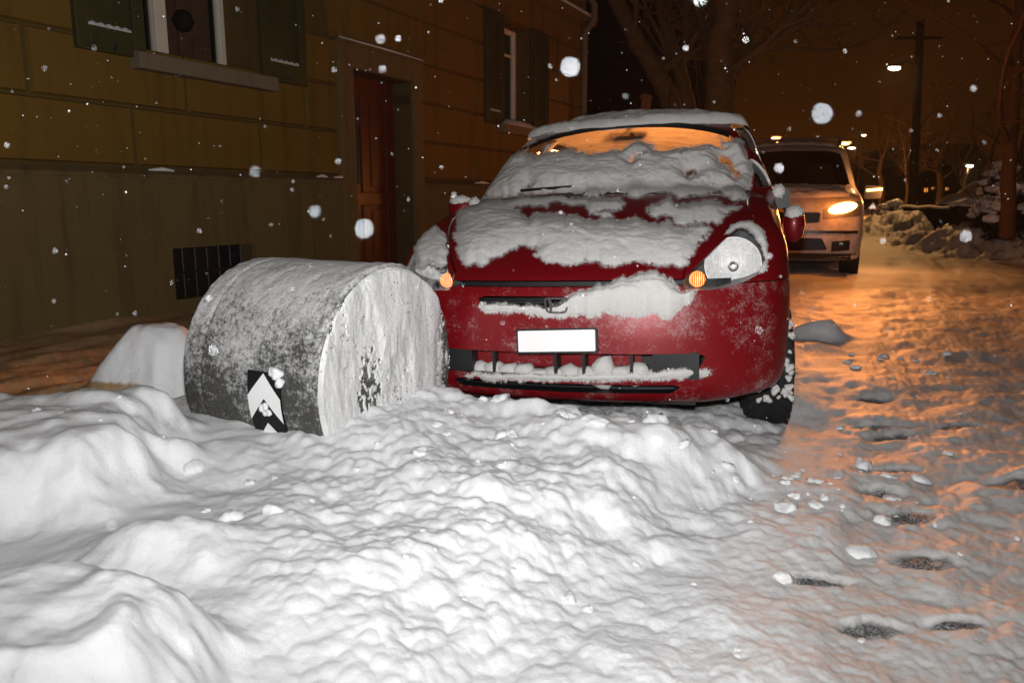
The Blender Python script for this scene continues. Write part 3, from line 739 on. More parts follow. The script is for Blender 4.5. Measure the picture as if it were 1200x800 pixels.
def scale_poly(poly, e):
    """move a polygon's edges outwards by e"""
    n = len(poly); A = sum(poly[i][0]*poly[(i+1) % n][1]-poly[(i+1) % n][0]*poly[i][1] for i in range(n)); sgn = 1 if A > 0 else -1; out = []
    for i in range(n):
        p0 = Vector(poly[i-1]); p = Vector(poly[i]); p1 = Vector(poly[(i+1) % n])
        d0 = (p-p0).normalized(); d1 = (p1-p).normalized(); n0 = Vector((d0.y, -d0.x))*sgn; n1 = Vector((d1.y, -d1.x))*sgn
        m = (n0+n1); m = m.normalized()*(e/max(.4, m.normalized().dot(n0))); out.append((p.x+m.x, p.y+m.y))
    return out
def mirror(half): return half+[(-x, y) for x, y in reversed(half)]
def rounded(poly, r, n=5):
    out = []; N = len(poly)
    for i in range(N):
        p0 = Vector(poly[i-1]); p = Vector(poly[i]); p1 = Vector(poly[(i+1) % N]); a = (p0-p); b = (p1-p); rr = min(r, a.length*.45, b.length*.45)
        A = p+a.normalized()*rr; B = p+b.normalized()*rr
        for k in range(n+1):
            t = k/n; q = A*(1-t)**2+p*2*t*(1-t)+B*t*t; out.append((q.x, q.y))
    return out
fz = lambda u, z, t: (u, t, z)       # outline in (u, z), extruded along v
fs = lambda v, z, t: (t, v, z)       # outline in (v, z), extruded along u
ft = lambda u, v, t: (u, v, t)       # outline in (u, v), extruded along z
def bvh_of(V, F, Mx): return BVHTree.FromPolygons([Mx @ Vector(p) for p in V], F.tolist())
def wheel(name, parent, loc, r, wd, steer=0.0):
    w_ = empty(name, loc, parent and 0); w_.parent = parent; w_.rotation_euler = (0, 0, steer)
    t = MB(); h = wd/2
    prof = [(r*.62, -h*.9), (r*.70, -h), (r*.88, -h), (r*.965, -h*.86), (r*.985, -h*.5), (r*.985, h*.5), (r*.965, h*.86), (r*.88, h), (r*.70, h), (r*.62, h*.9)]
    Mx = Matrix.Rotation(R(90), 4, 'Y'); t.lathe(prof, 56, Mx)
    for k in range(30):        # arrow-shaped winter tread blocks
        for sg in (-1, 1):
            a0 = 2*math.pi*k/30
            V = []
            for q, da in ((.04, .0), (.50, .10), (.93, .26)):
                for rr in (.97, 1.0):
                    for w2 in (0, .125):
                        a = a0+da+w2; V.append(Vector((sg*q*h, r*rr*math.cos(a), r*rr*math.sin(a))))
            for i in range(2):
                o = i*4
                t.add(V[o:o+8], [(0, 1, 5, 4), (2, 3, 7, 6), (1, 3, 7, 5), (0, 2, 6, 4)]+([(0, 1, 3, 2)] if i == 0 else [(4, 5, 7, 6)]))
    t.build('tyre', M['rubber'], w_, smooth=35)
    m = MB(); m.lathe([(r*.63, -h*.85), (r*.60, -h*.5), (r*.58, h*.3), (r*.63, h*.88), (r*.60, h*.80), (r*.52, h*.5), (r*.2, h*.62), (.001, h*.60)], 40, Mx)
    m.build('rim', M['alloy'], w_, smooth=40)
    return w_
def snow_patch(name, parent, Mx, bvh, polys, holes=(), T=.03, D=10, step=1.6, rough=1.0, mat=None, wob=5.0, up=.35, fringe=10):
    """snow lying on a surface: the outline is found on the surface, then given real thickness"""
    allp = np.array([q for p in polys for q in p]); x0, y0 = allp.min(0)-18; x1, y1 = allp.max(0)+18
    nx = int((x1-x0)/step)+2; ny = int((y1-y0)/step)+2
    X = x0+np.arange(nx)*step; Y = y0+np.arange(ny)*step; GX, GY = np.meshgrid(X, Y)
    wx = GX+wob*2*(fbm(GX*.055, GY*.055, 4, .62)-.5)*2+1.8*(fbm(GX*.33, GY*.33, 3, .7)-.5)*2; wy = GY+wob*2*(fbm(GX*.055+50, GY*.055+20, 4, .62)-.5)*2+1.8*(fbm(GX*.33+8, GY*.33+3, 3, .7)-.5)*2
    def inside(poly):
        r_ = np.zeros(GX.shape, bool); n = len(poly); j = n-1
        for i in range(n):
            xi, yi = poly[i]; xj, yj = poly[j]
            c = ((yi > wy) != (yj > wy)) & (wx < (xj-xi)*(wy-yi)/(yj-yi+1e-9)+xi); r_ ^= c; j = i
        return r_
    m = np.zeros(GX.shape, bool)
    for p in polys: m |= inside(p)
    for p in holes: m &= ~inside(p)
    P = np.full(GX.shape+(3,), np.nan); N = np.zeros(GX.shape+(3,))
    O = Vector((0, 0, CAMZ))
    for j in range(ny):
        for i in range(nx):
            if m[j, i]:
                h, nn, _, _ = bvh.ray_cast(O, ray(X[i], Y[j]).normalized())
                if h is None: m[j, i] = False
                else: P[j, i] = h; N[j, i] = nn if nn.dot(O-h) > 0 else -nn
    dist = np.zeros(GX.shape); cur = m.copy()
    for k in range(D):
        pad = np.pad(cur, 1); cur = cur & pad[:-2, 1:-1] & pad[2:, 1:-1] & pad[1:-1, :-2] & pad[1:-1, 2:]; dist += cur
    for k in range(5):
        pad = np.pad(dist, 1, 'edge'); dist = np.where(m, (pad[:-2, 1:-1]+pad[2:, 1:-1]+pad[1:-1, :-2]+pad[1:-1, 2:]+2*dist)/6, 0)
    q = np.clip(dist/D, 0, 1); th = .62*(sstep(-.25, 1.05, q)-sstep(-.25, 1.05, 0))+.30*np.sqrt(np.clip(1-(1-np.clip(q*2.2, 0, 1))**2, 0, 1))
    A = np.nan_to_num(P)
    ax = A[..., 0]*1.0+A[..., 1]*.3; ay = A[..., 2]*1.3+A[..., 1]*.8
    lum = .75*fbm(ax*3.5, ay*3.5, 4)+.22*billow(ax*9, ay*9)*fbm(ax*3, ay*3+8, 2)+.12*billow(ax*21+5, ay*21)*fbm(ax*4+9, ay*4, 2)*1.6+.05*billow(ax*45, ay*45+9)+.12*(fbm(ax*30, ay*30, 4)-.5)
    tk = T*th*(.40+rough*.9*lum)-.003*(q <= 0)
    Q = A+N*tk[..., None]*(1-up)+np.array([0, 0, 1.])*tk[..., None]*up
    def quads(mm, A_):
        idm = np.full(GX.shape, -1); idm[mm] = np.arange(mm.sum())
        a_, b_, c_, d_ = idm[:-1, :-1], idm[:-1, 1:], idm[1:, 1:], idm[1:, :-1]
        ok = (a_ >= 0) & (b_ >= 0) & (c_ >= 0) & (d_ >= 0); ok &= np.linalg.norm(A_[:-1, :-1]-A_[1:, 1:], axis=-1) < .12
        return np.stack([a_, d_, c_, b_], -1)[ok]
    F = quads(m, A); Li = Mx.inverted(); L3 = np.array(Li.to_3x3()).T; L0 = np.array(Li.translation)
    Vl = Q[m] @ L3+L0
    E = np.sort(np.concatenate([F[:, [k, (k+1) % 4]] for k in range(4)]), 1); ue, cnt = np.unique(E, axis=0, return_counts=True); be = ue[cnt == 1]
    for it in range(6):                                  # round off the outline
        sm = np.zeros_like(Vl); ct = np.zeros(len(Vl)); np.add.at(sm, be[:, 0], Vl[be[:, 1]]); np.add.at(sm, be[:, 1], Vl[be[:, 0]]); np.add.at(ct, be[:, 0], 1); np.add.at(ct, be[:, 1], 1)
        s_ = ct > 0; Vl[s_] = .45*Vl[s_]+.55*sm[s_]/ct[s_][:, None]
    # ring of powder beyond the edge
    ring = np.zeros(GX.shape, bool); fade = np.where(m, 1.0, 0.0); cur = m.copy(); NR = int(fringe/step)
    for k in range(NR):
        pad = np.pad(cur, 1); nx_ = cur | pad[:-2, 1:-1] | pad[2:, 1:-1] | pad[1:-1, :-2] | pad[1:-1, 2:]
        if k % 3 == 2: nx_ |= pad[:-2, :-2] | pad[2:, 2:] | pad[:-2, 2:] | pad[2:, :-2]
        fade[nx_ & ~cur] = 1-(k+1)/(NR+1); cur = nx_
    pad = np.pad(m, 1); inner = m & ~(pad[:-2, 1:-1] & pad[2:, 1:-1] & pad[1:-1, :-2] & pad[1:-1, 2:])
    ring = (cur & ~m) | (m & (dist < 4)); RP = np.zeros(GX.shape+(3,))
    for j in range(ny):
        for i in range(nx):
            if ring[j, i]:
                h, nn, _, _ = bvh.ray_cast(O, ray(X[i], Y[j]).normalized())
                if h is None: ring[j, i] = False
                else: RP[j, i] = h+(nn if nn.dot(O-h) > 0 else -nn)*.0015
    F2 = quads(ring, RP); V2 = RP[ring] @ L3+L0
    Va = np.concatenate([Vl, V2]); Fa = np.concatenate([F, F2+len(Vl)]); fd = np.concatenate([np.ones(len(Vl)), fade[ring]]); mi = np.concatenate([np.zeros(len(F), np.int32), np.ones(len(F2), np.int32)])
    used, inv = np.unique(Fa, return_inverse=True); me = mesh_np(name, Va[used], inv.reshape(Fa.shape))
    me.polygons.foreach_set('material_index', mi); fa = me.attributes.new('fade', 'FLOAT', 'POINT'); fa.data.foreach_set('value', fd[used].astype(np.float32))
    return link(name, me, [mat or M['car_snow'], M['powder']], parent)
def surf_patch(Mx, bvh, poly, off, step=1.5, bulge=0.0, D=12):
    """smooth skin piece over a surface inside an outline; returns local vertices and faces"""
    poly = rounded(poly, 9, 4); allp = np.array(poly); x0, y0 = allp.min(0); x1, y1 = allp.max(0)
    bm = bmesh.new(); vs = [bm.verts.new((p[0], p[1], 0)) for p in poly]; bm.faces.new(vs)
    for ax, lo, hi in ((0, x0, x1), (1, y0, y1)):
        k = lo+step
        while k < hi-.2:
            co = [0, 0, 0]; co[ax] = k; no = [0, 0, 0]; no[ax] = 1
            bmesh.ops.bisect_plane(bm, geom=bm.verts[:]+bm.edges[:]+bm.faces[:], plane_co=co, plane_no=no); k += step
    pa = [Vector(p) for p in poly]
    O = Vector((0, 0, CAMZ)); Li = Mx.inverted(); V = []
    bm.verts.index_update()
    for v in bm.verts:
        h, n, _, _ = bvh.ray_cast(O, ray(v.co.x, v.co.y).normalized())
        if h is None:
            c = Vector((allp[:, 0].mean(), allp[:, 1].mean()))
            for t in (.03, .06, .1, .15, .2):
                q = Vector((v.co.x, v.co.y)).lerp(c, t); h, n, _, _ = bvh.ray_cast(O, ray(q.x, q.y).normalized())
                if h is not None: break
        if n.dot(O-h) < 0: n = -n
        de = 1e9
        for i in range(len(pa)):
            a, b = pa[i-1], pa[i]; ab = b-a; t = max(0, min(1, (Vector((v.co.x, v.co.y))-a).dot(ab)/max(ab.length_squared, 1e-9))); de = min(de, (a+ab*t-Vector((v.co.x, v.co.y))).length)
        q = min(1, de/D); V.append(Li @ (h+n*(off+bulge*math.sqrt(max(0, 1-(1-q)**2)))))
    F = [tuple(x.index for x in f.verts) for f in bm.faces]; bm.free()
    return V, F
def raw(name, V, F, mats, parent, smooth=True, mirror_u=False):
    me = bpy.data.meshes.new(name)
    if mirror_u: V = [Vector((-p[0], p[1], p[2])) for p in V]; F = [tuple(reversed(f)) for f in F]
    me.from_pydata([tuple(p) for p in V], [], F)
    if smooth: me.polygons.foreach_set('use_smooth', np.ones(len(me.polygons), bool))
    return link(name, me, mats, parent)
def fc(pts): return [(470+x/1.951, 110+y/1.951) for x, y in pts]     # points measured on an enlarged view of the car

def build_red_car():
    ROOT = empty('parked_car', label='red hatchback parked in deep snow, snow on its hood, windscreen and roof', cat='car'); ROOT.matrix_world = CAR
    C = (0, 1.95, .72); lo, hi = (-.93, -.08, .15), (.93, 3.95, 1.62)
    sh, (V1, F1) = shell(red_sdf, C, lo, hi, .026, .035)
    bvh = bvh_of(V1, F1, CAR)
    inv = CAR.inverted(); seam = []
    for p in ((801, 315), (816, 300), (832, 286), (848, 272), (864, 258), (876, 246)):
        h, n_, _, _ = bvh.ray_cast(Vector((0, 0, CAMZ)), ray(*p).normalized()); q = inv @ h; seam.append((q.x, q.y))
    hoodp = mirror([(0, -.12), (seam[0][0]-.004, -.12)]+seam+[(seam[-1][0]-.01, max(.86, seam[-1][1]+.03)), (.35, .85), (0, .835)]); print('SEAM', seam)
    hood_lo = .712
    # --- the outlines of the openings
    ws = mirror([(0, 1.416), (.25, 1.408), (.40, 1.388), (.52, 1.355), (.575, 1.315), (.635, 1.19), (.675, 1.060), (.64, 1.048), (0, 1.060)])
    cut = MB(); cutb = MB()
    cut.prism(ws, .3, 2.05, fz)
    for poly in ([(1.18, 1.045), (1.40, 1.21), (1.40, 1.06)], [(1.46, 1.06), (1.46, 1.255), (1.70, 1.40), (2.20, 1.415), (2.22, 1.07)], [(2.30, 1.07), (2.28, 1.415), (2.80, 1.405), (2.98, 1.35), (3.05, 1.08)], [(3.13, 1.09), (3.08, 1.33), (3.30, 1.24), (3.36, 1.12)]):
        for sg in (-1, 1): cutb.prism(rounded(poly, .04), sg*.42, sg*1.1, fs)
    cut.prism(rounded([(-.50, 1.08), (.50, 1.08), (.44, 1.37), (-.44, 1.37)], .06), 3.2, 4.2, fz)
    arch = [(.80+.355*math.cos(2*math.pi*k/36), .280+.355*math.sin(2*math.pi*k/36)) for k in range(36)]; arch2 = [(v+2.45, z) for v, z in arch]
    for sg in (-1, 1):
        for a in (arch, arch2): cut.prism(a, sg*.50, sg*1.1, fs)
    lensR = [(801, 340), (801, 327), (820, 308), (845, 284), (866, 266), (880, 264), (889, 275), (895, 297), (894, 318), (872, 331), (836, 340)]
    inv = CAR.inverted(); lp = []
    for p in rounded(lensR, 9, 4):
        h, n_, _, _ = bvh.ray_cast(Vector((0, 0, CAMZ)), ray(*p).normalized()); lp.append(inv @ h)
    hole = [(p.x, p.z) for p in lp]
    def lamp_holes(me, name):
        for sg in (1, -1):
            hc = MB(); hc.prism([(sg*(x+.0003*sg), z) for x, z in hole], -.3, .80, fz); me = boolean(me, as_mesh(hc, 1), 'DIFFERENCE', name)
        return me
    c1 = as_mesh(cut, 1)
    body0 = boolean(boolean(sh, c1, 'DIFFERENCE', 'body0'), as_mesh(cutb, 1), 'DIFFERENCE', 'body0')
    g = MB(); g.prism(scale_poly(hoodp, .008), hood_lo-.022, 1.14, ft)
    bump_poly = [(-.6, .05), (.515, .05), (.50, .30), (.485, .50), (.475, .652), (.40, .680), (.20, .688), (-.6, .688)]
    body = lamp_holes(boolean(body0, as_mesh(g, 1), 'DIFFERENCE', 'body'), 'body')
    g = MB(); g.prism(scale_poly(bump_poly, .004), -1.1, 1.1, fs)
    body = boolean(body, as_mesh(g, 1), 'DIFFERENCE', 'body')
    finish(body, 'body', [M['red'], M['headliner']], ROOT)
    g = MB(); g.prism(hoodp, hood_lo, 1.14, ft)
    hood = lamp_holes(boolean(sh, as_mesh(g, 0), 'INTERSECT', 'hood'), 'hood'); hood.polygons.foreach_set('material_index', np.zeros(len(hood.polygons), np.int32))
    finish(hood, 'hood', [M['red'], M['headliner']], ROOT)
    # --- bumper with its openings
    g = MB(); g.prism(bump_poly, -1.1, 1.1, fs)
    bp = boolean(body0, as_mesh(g, 0), 'INTERSECT', 'bumper')
    g = MB()
    g.prism(rounded(mirror([(.0, .655), (.30, .655), (.33, .645), (.30, .605), (.0, .602)]), .012), -.4, .35, fz)
    g.prism(rounded(mirror([(0, .442), (.50, .442), (.545, .432), (.50, .352), (.0, .348)]), .02), -.4, .40, fz)
    g.prism(rounded(mirror([(0, .322), (.42, .324), (.455, .316), (.42, .290), (0, .286)]), .01), -.4, .40, fz)
    bp = boolean(bp, as_mesh(g, 1), 'DIFFERENCE', 'bumper')
    bp = lamp_holes(bp, 'bumper')
    bpo = finish(bp, 'bumper', [M['red_low'], M['black']], ROOT)
    bk = MB(); n = 24
    def back(z0, z1, um, dv):
        V = []
        for k in range(n+1):
            u = -um+2*um*k/n; vv = .55*(1-(1-(abs(u)/.865)**2.6)**(1/2.6))+dv; V += [(u, vv, z0), (u, vv, z1)]
        bk.add(V, [(2*k, 2*k+2, 2*k+3, 2*k+1) for k in range(n)])
    back(.22, .70, .62, .16); bk.build('grille_backing', M['black'], ROOT)
    gi = MB()                                        # things behind the lower intake: crash bar pieces in body colour, cross slats
    gi.box((-.42, .118, .36), (.30, .135, .432)); gi.build('crash_bar', M['red_low'], ROOT, bevel=.004)
    gs_ = MB()
    for u in (-.43, -.28, -.02, .09, .27): gs_.box((u-.006, .03+abs(u)*.09, .345), (u+.006, .10, .445))
    for u in (.36, -.36): gs_.box((u-.01, .05, .345), (u+(.16 if u > 0 else -.16), .16, .445))
    gs_.box((-.31, .04, .626), (.31, .055, .633)); gs_.build('grille_slat', M['black'], ROOT)
    isn = MB(); rr = random.Random(5)
    for k in range(16):
        u = -.48+.064*k; hh = rr.uniform(.012, .035)*(2.2 if .10 < u < .35 else 1)
        Mx = Matrix.Translation((u, .07+abs(u)**2*.25, .352)) @ Matrix.Diagonal((.05, .035, hh, 1)); bs = bmesh.new(); bmesh.ops.create_icosphere(bs, subdivisions=2, radius=1)
        isn.add([Mx @ (v.co*(1+.15*math.sin(v.co.x*7+k)*math.cos(v.co.y*6))) for v in bs.verts], [tuple(v.index for v in f.verts) for f in bs.faces]); bs.free()
    isn.build('intake_snow', M['car_snow'], ROOT, smooth=80)
    # badge: rounded frame with an upright letter-like mark, half buried
    e = MB(); y0 = -.006; tr = [(-.050, .654), (.050, .654), (.040, .594), (-.040, .594)]; ro = rounded(tr, .018); ri = rounded(scale_poly(tr, -.007), .014); nn = len(ro)
    Vb = [(x, y0, z) for x, z in ro]+[(x, y0, z) for x, z in ri]+[(x, y0+.02, z) for x, z in ro]+[(x, y0+.02, z) for x, z in ri]
    Fb = []
    for i in range(nn):
        j = (i+1) % nn; Fb += [(i, j, nn+j, nn+i), (2*nn+j, 2*nn+i, 3*nn+i, 3*nn+j), (i, 2*nn+i, 2*nn+j, j), (nn+j, 3*nn+j, 3*nn+i, nn+i)]
    e.add(Vb, Fb)
    for sg in (-1, 1): e.prism([(sg*.034, .650), (sg*.022, .650), (sg*.015, .626), (sg*.017, .598), (sg*.028, .598), (sg*.027, .626)], y0+.001, y0+.018, fz)
    e.prism([(-.017, .630), (.017, .630), (.017, .620), (-.017, .620)], y0+.002, y0+.017, fz)
    e.build('badge', M['chrome'], ROOT)
    # number plate (blank white, tilted a little)
    pl = empty('number_plate', (.0, -.020, .492)); pl.parent = ROOT; pl.rotation_euler = (R(-7), R(-2.0), 0)
    q = MB(); q.prism(rounded([(-.158, -.047), (.158, -.047), (.158, .047), (-.158, .047)], .008), 0, .014, fz); q.build('plate_holder', M['black'], pl, smooth=40)
    q = MB(); q.prism(rounded([(-.150, -.040), (.150, -.040), (.150, .040), (-.150, .040)], .006), -.003, -.0005, fz); q.build('plate_face', M['plate'], pl)
    # --- headlights
    for side in (1, -1):
        hl = empty('headlight'); hl.parent = ROOT
        sx = lambda P: [Vector((side*p[0], p[1], p[2])) for p in P]
        n_ = len(lp); front = [p+Vector((0, .004, 0)) for p in lp]; cx = sum(p.x for p in lp)/n_; cz = sum(p.z for p in lp)/n_
        backp = [Vector((cx+(p.x-cx)*.97, p.y+.24, cz+(p.z-cz)*.97)) for p in lp]; cen = Vector((cx, .62, cz))
        h_ = MB(); h_.add(sx(front+backp+[cen]), [(i, (i+1) % n_, n_+(i+1) % n_, n_+i) for i in range(n_)]+[(n_+i, n_+(i+1) % n_, 2*n_) for i in range(n_)])
        h_.build('housing', M['lamp_grey'], hl, smooth=30, recalc=False)
        hr, nr_, _, _ = bvh.ray_cast(Vector((0, 0, CAMZ)), ray(853, 311).normalized()); ctr = inv @ hr; ctr.y += .150; ctr.z -= .008; ctr.x += .012
        Mx = Matrix.Translation((side*ctr.x, ctr.y, ctr.z)) @ Matrix.Rotation(R(90), 4, 'X') @ Matrix.Rotation(R(-14), 4, 'X')
        rf = MB(); rf.lathe([(.020, -.052), (.045, -.044), (.070, -.028), (.094, -.008), (.104, .004), (.108, .004), (.108, -.004), (.098, -.018)], 48, Mx); rf.build('reflector', M['reflector'], hl, smooth=45, recalc=False)
        bb = MB(); bb.lathe([(.001, -.004), (.012, -.006), (.016, -.018), (.016, -.052)], 20, Mx); bb.build('bulb', M['alloy'], hl, smooth=45)
        tr_, _, _, _ = bvh.ray_cast(Vector((0, 0, CAMZ)), ray(816, 329.5).normalized()); tc = inv @ tr_; tc.y += .022; tc.z += .004
        Mt = Matrix.Translation((side*tc.x, tc.y, tc.z)) @ Matrix.Rotation(R(90), 4, 'X')
        ts = MB(); ts.lathe([(.001, .010), (.012, .008), (.021, .002), (.027, -.008), (.030, -.020)], 28, Mt); ts.build('turn_signal', M['amber_lit'], hl, smooth=60)
        V, F = surf_patch(CAR, bvh, lensR, .003, bulge=.010, D=14); raw('lens', V, F, M['lens_clear'] if side > 0 else M['lens'], hl, mirror_u=side < 0)
        if side > 0: snow_patch('lens_snow', hl, CAR, bvh, [fc([(738, 326), (750, 308), (770, 296), (795, 290), (818, 298), (834, 325), (839, 370), (833, 405), (820, 418), (815, 405), (826, 380), (822, 350), (802, 322), (776, 312), (752, 322)])], T=.024, D=6, step=1.0, wob=2.5, fringe=2)
        else: snow_patch('lens_snow', hl, CAR, bvh, [fc([(30, 350), (48, 322), (78, 302), (97, 312), (100, 345), (108, 390), (92, 402), (60, 392), (34, 398)])], T=.03, D=8, step=1.0, wob=2.5, fringe=2)
    # --- glass
    def pane(name, mb, mat, off=-.012):
        p = keep_outer(boolean(sh, as_mesh(mb, 0), 'INTERSECT', name), red_sdf); 
        co = np.empty(len(p.vertices)*3); p.vertices.foreach_get('co', co); co = co.reshape(-1, 3); ctr = np.array(C); d = co-ctr; d /= np.linalg.norm(d, axis=1)[:, None]
        p.vertices.foreach_set('co', (co+d*off).ravel()); p.polygons.foreach_set('material_index', np.zeros(len(p.polygons), np.int32))
        return finish(p, name, [mat], ROOT, 60)
    g = MB(); g.prism(scale_poly(ws, .006), .3, 2.05, fz); pane('windscreen', g, M['frost'])
    g = MB(); g.prism([(-.505, 1.075), (.505, 1.075), (.445, 1.375), (-.445, 1.375)], 3.2, 4.2, fz); pane('rear_window', g, M['glass'])
    for sg in (-1, 1):
        for poly in ([(1.45, 1.055), (1.45, 1.265), (1.69, 1.41), (2.21, 1.42), (2.23, 1.065)], [(2.29, 1.065), (2.27, 1.42), (2.81, 1.41), (2.99, 1.36), (3.06, 1.075)], [(1.17, 1.04), (1.41, 1.22), (1.41, 1.055)], [(3.12, 1.085), (3.07, 1.34), (3.31, 1.25), (3.37, 1.115)]):
            g = MB(); g.prism(poly, sg*.4, sg*1.1, fs); pane('side_window', g, M['tint_glass'])
    # dark ceramic edge along the header and the cowl strip with wipers
    hd = MB(); N_ = 30; V = []
    for k in range(N_+1):
        u = -.55+1.10*k/N_
        zt = 1.434-.072*(u/.58)**2-.02*(abs(u)/.55)**6; 
        for z in (zt, zt-.034):
            vv = float(sint(np.array([z]), [(.8, .56), (.9, .71), (1.0, .86), (1.1, 1.005), (1.25, 1.24), (1.43, 1.60), (1.55, 1.95)])[0])+.20*(abs(u)/.62)**2.2-.006; V.append((u, vv, z))
    hd.add(V, [(2*k, 2*k+1, 2*k+3, 2*k+2) for k in range(N_)]); hd.build('header_seal', M['black'], ROOT, smooth=60)
    cw = MB(); V = []
    for k in range(N_+1):
        u = -.66+1.32*k/N_; d_ = .18*(abs(u)/.66)**2
        V += [(u, .825+d_*.25, 1.038-.04*(u/.7)**2), (u, .93+d_, 1.060-.03*(u/.7)**2)]
    cw.add(V, [(2*k, 2*k+2, 2*k+3, 2*k+1) for k in range(N_)]); cw.build('cowl', M['black'], ROOT, smooth=60)
    for u0, u1 in ((-.45, .10), (.10, .55)):
        wp = MB(); pts = []
        for k in range(9):
            u = u0+(u1-u0)*k/8; zz = 1.078+.010*k/8
            vv = float(sint(np.array([zz]), [(.8, .56), (.9, .71), (1.0, .86), (1.1, 1.005), (1.25, 1.24)])[0])+.20*(abs(u)/.62)**2.2-.03; pts.append((u, vv, zz))
        wp.tube(pts, .008, 6); wp.build('wiper', M['black'], ROOT, smooth=50)
    # --- interior
    d = MB(); d.prism([(.98, .60), (.98, 1.0), (1.25, 1.03), (1.50, .95), (1.55, .60)], -.62, .62, lambda v, z, t: (t, v, z)); d.build('dashboard', M['black'], ROOT, bevel=.02, smooth=40)
    for u in (-.35, .35):
        s_ = empty('front_seat', (u, 2.15, .3)); s_.parent = ROOT
        d = MB(); d.prism(rounded([(-.22, .15), (.22, .15), (.21, .62), (.15, .70), (-.15, .70), (-.21, .62)], .06), 0, .13, lambda a, z, t: (a, t+.12*z, z)); d.build('backrest', M['seat'], s_, smooth=40)
        d = MB(); d.prism(rounded([(-.12, .74), (.12, .74), (.11, .88), (-.11, .88)], .05), .10, .19, fz); d.build('headrest', M['seat'], s_, smooth=40)
    d = MB(); d.box((-.60, 3.05, .3), (.60, 3.2, 1.0)); d.build('rear_bench', M['seat'], ROOT, bevel=.03)
    mr = MB(); mr.prism(rounded([(-.11, -.028), (.11, -.028), (.115, .028), (-.10, .032)], .022), -.02, .025, lambda x, z, t: (x+.02, 1.66+t, 1.335+z)); mr.tube([(.02, 1.66, 1.35), (.02, 1.63, 1.41)], .012, 8); mr.build('rear_view_mirror', M['black'], ROOT, smooth=40)
    # --- wheels, mirrors, aerial, underside
    for u, v, st in ((-.735, .80, .14), (.738, .80, .14), (-.735, 3.25, 0), (.735, 3.25, 0)):
        wheel('wheel', ROOT, (u, v, .275), .300, .190, st)
    tv = MB(); rr2 = random.Random(4)
    for k in range(70):
        a_ = R(rr2.uniform(-68, 22)); q_ = rr2.uniform(-.08, .085); rad_ = .300
        p_ = Matrix.Translation((.738, .80, .275)) @ Matrix.Rotation(.14, 4, 'Z') @ Vector((q_, -rad_*math.cos(a_), -rad_*math.sin(a_)))
        sz = rr2.uniform(.010, .024); bs = bmesh.new(); bmesh.ops.create_icosphere(bs, subdivisions=2, radius=sz)
        tv.add([p_+v.co*(.8+.3*math.sin(v.co.x*140+k)*math.sin(v.co.z*120)) for v in bs.verts], [tuple(x.index for x in f.verts) for f in bs.faces]); bs.free()
    tv.build('tyre_snow', M['car_snow'], ROOT, smooth=180)
    us = MB(); us.box((-.55, .55, .22), (.55, 3.6, .26)); us.box((-.50, .14, .225), (.50, .56, .24)); us.build('underside', M['black'], ROOT)
    def ball(name, c, r, mat, par, wob=0.0):
        b = bmesh.new(); bmesh.ops.create_uvsphere(b, u_segments=28, v_segments=18, radius=1)
        for vv in b.verts:
            x, y, z = vv.co; l = 1+wob*math.sin(x*6+y*5+1)*math.sin(z*7+x*3); vv.co = Vector((c[0]+x*r[0]*l, c[1]+y*r[1]*l, c[2]+z*r[2]*l))
        me = bpy.data.meshes.new(name); b.to_mesh(me); b.free(); me.polygons.foreach_set('use_smooth', np.ones(len(me.polygons), bool)); return link(name, me, [mat], par)
    for sg in (-1, 1):
        low = -.135 if sg > 0 else 0; ou = .075 if sg > 0 else .085
        m = empty('wing_mirror', (sg*.80, 1.30, 1.0)); m.parent = ROOT
        r_ = (.052, .05, .088) if sg > 0 else (.075, .05, .070)
        ball('mirror_housing', (sg*ou, 0, low), r_, M['red'], m)
        ball('mirror_snow', (sg*ou, -.006, low+r_[2]*.62), (r_[0]*.86, r_[1]*.95, r_[2]*.42), M['car_snow'], m, .12)
        q = MB(); q.prism([(sg*ou+x*r_[0]*.85, low+z*r_[2]*.85) for x, z in [(math.cos(a), math.sin(a)) for a in np.linspace(0, 2*math.pi, 25)[:-1]]], .046, .052, fz); q.build('mirror_glass', M['chrome'], m)
        q = MB(); q.prism(rounded([(-sg*.02, -.06), (sg*.055, -.05), (sg*.05, .035), (-sg*.02, .05)], .015), -.025, .03, fz); q.tube([(sg*.02, .01, -.02), (sg*.05, .012, low*.5), (sg*ou, .012, low+.03)], [.022, .020, .024], 10); q.build('mirror_arm', M['black'], m, smooth=50)
        ball('arm_snow', (sg*.0, -.005, .025), (.034, .04, .036), M['car_snow'], m, .15)
    a = MB(); a.tube([(.0, 3.35, 1.46), (.0, 3.62, 1.80), (0, 3.80, 2.02)], [.006, .004, .003], 6); a.build('aerial', M['black'], ROOT)
    # --- snow lying on it
    snow_patch('hood_snow', ROOT, CAR, bvh, [fc([(120, 310), (132, 262), (165, 236), (262, 236), (330, 234), (425, 236), (420, 248), (265, 256), (255, 268), (300, 277), (400, 285), (500, 290), (600, 296), (710, 308), (690, 335), (650, 382), (630, 395), (560, 388), (450, 388), (330, 390), (308, 375), (322, 352), (285, 346), (240, 360), (205, 380), (140, 385), (125, 350)]),
        fc([(562, 262), (600, 250), (680, 246), (772, 257), (742, 284), (692, 303), (640, 294), (588, 276)]), fc([(418, 240), (440, 237), (480, 238), (512, 250), (505, 262), (470, 262), (430, 270)]), fc([(442, 268), (470, 266), (486, 282), (470, 290)])], T=.042, D=30, step=.8, wob=4)
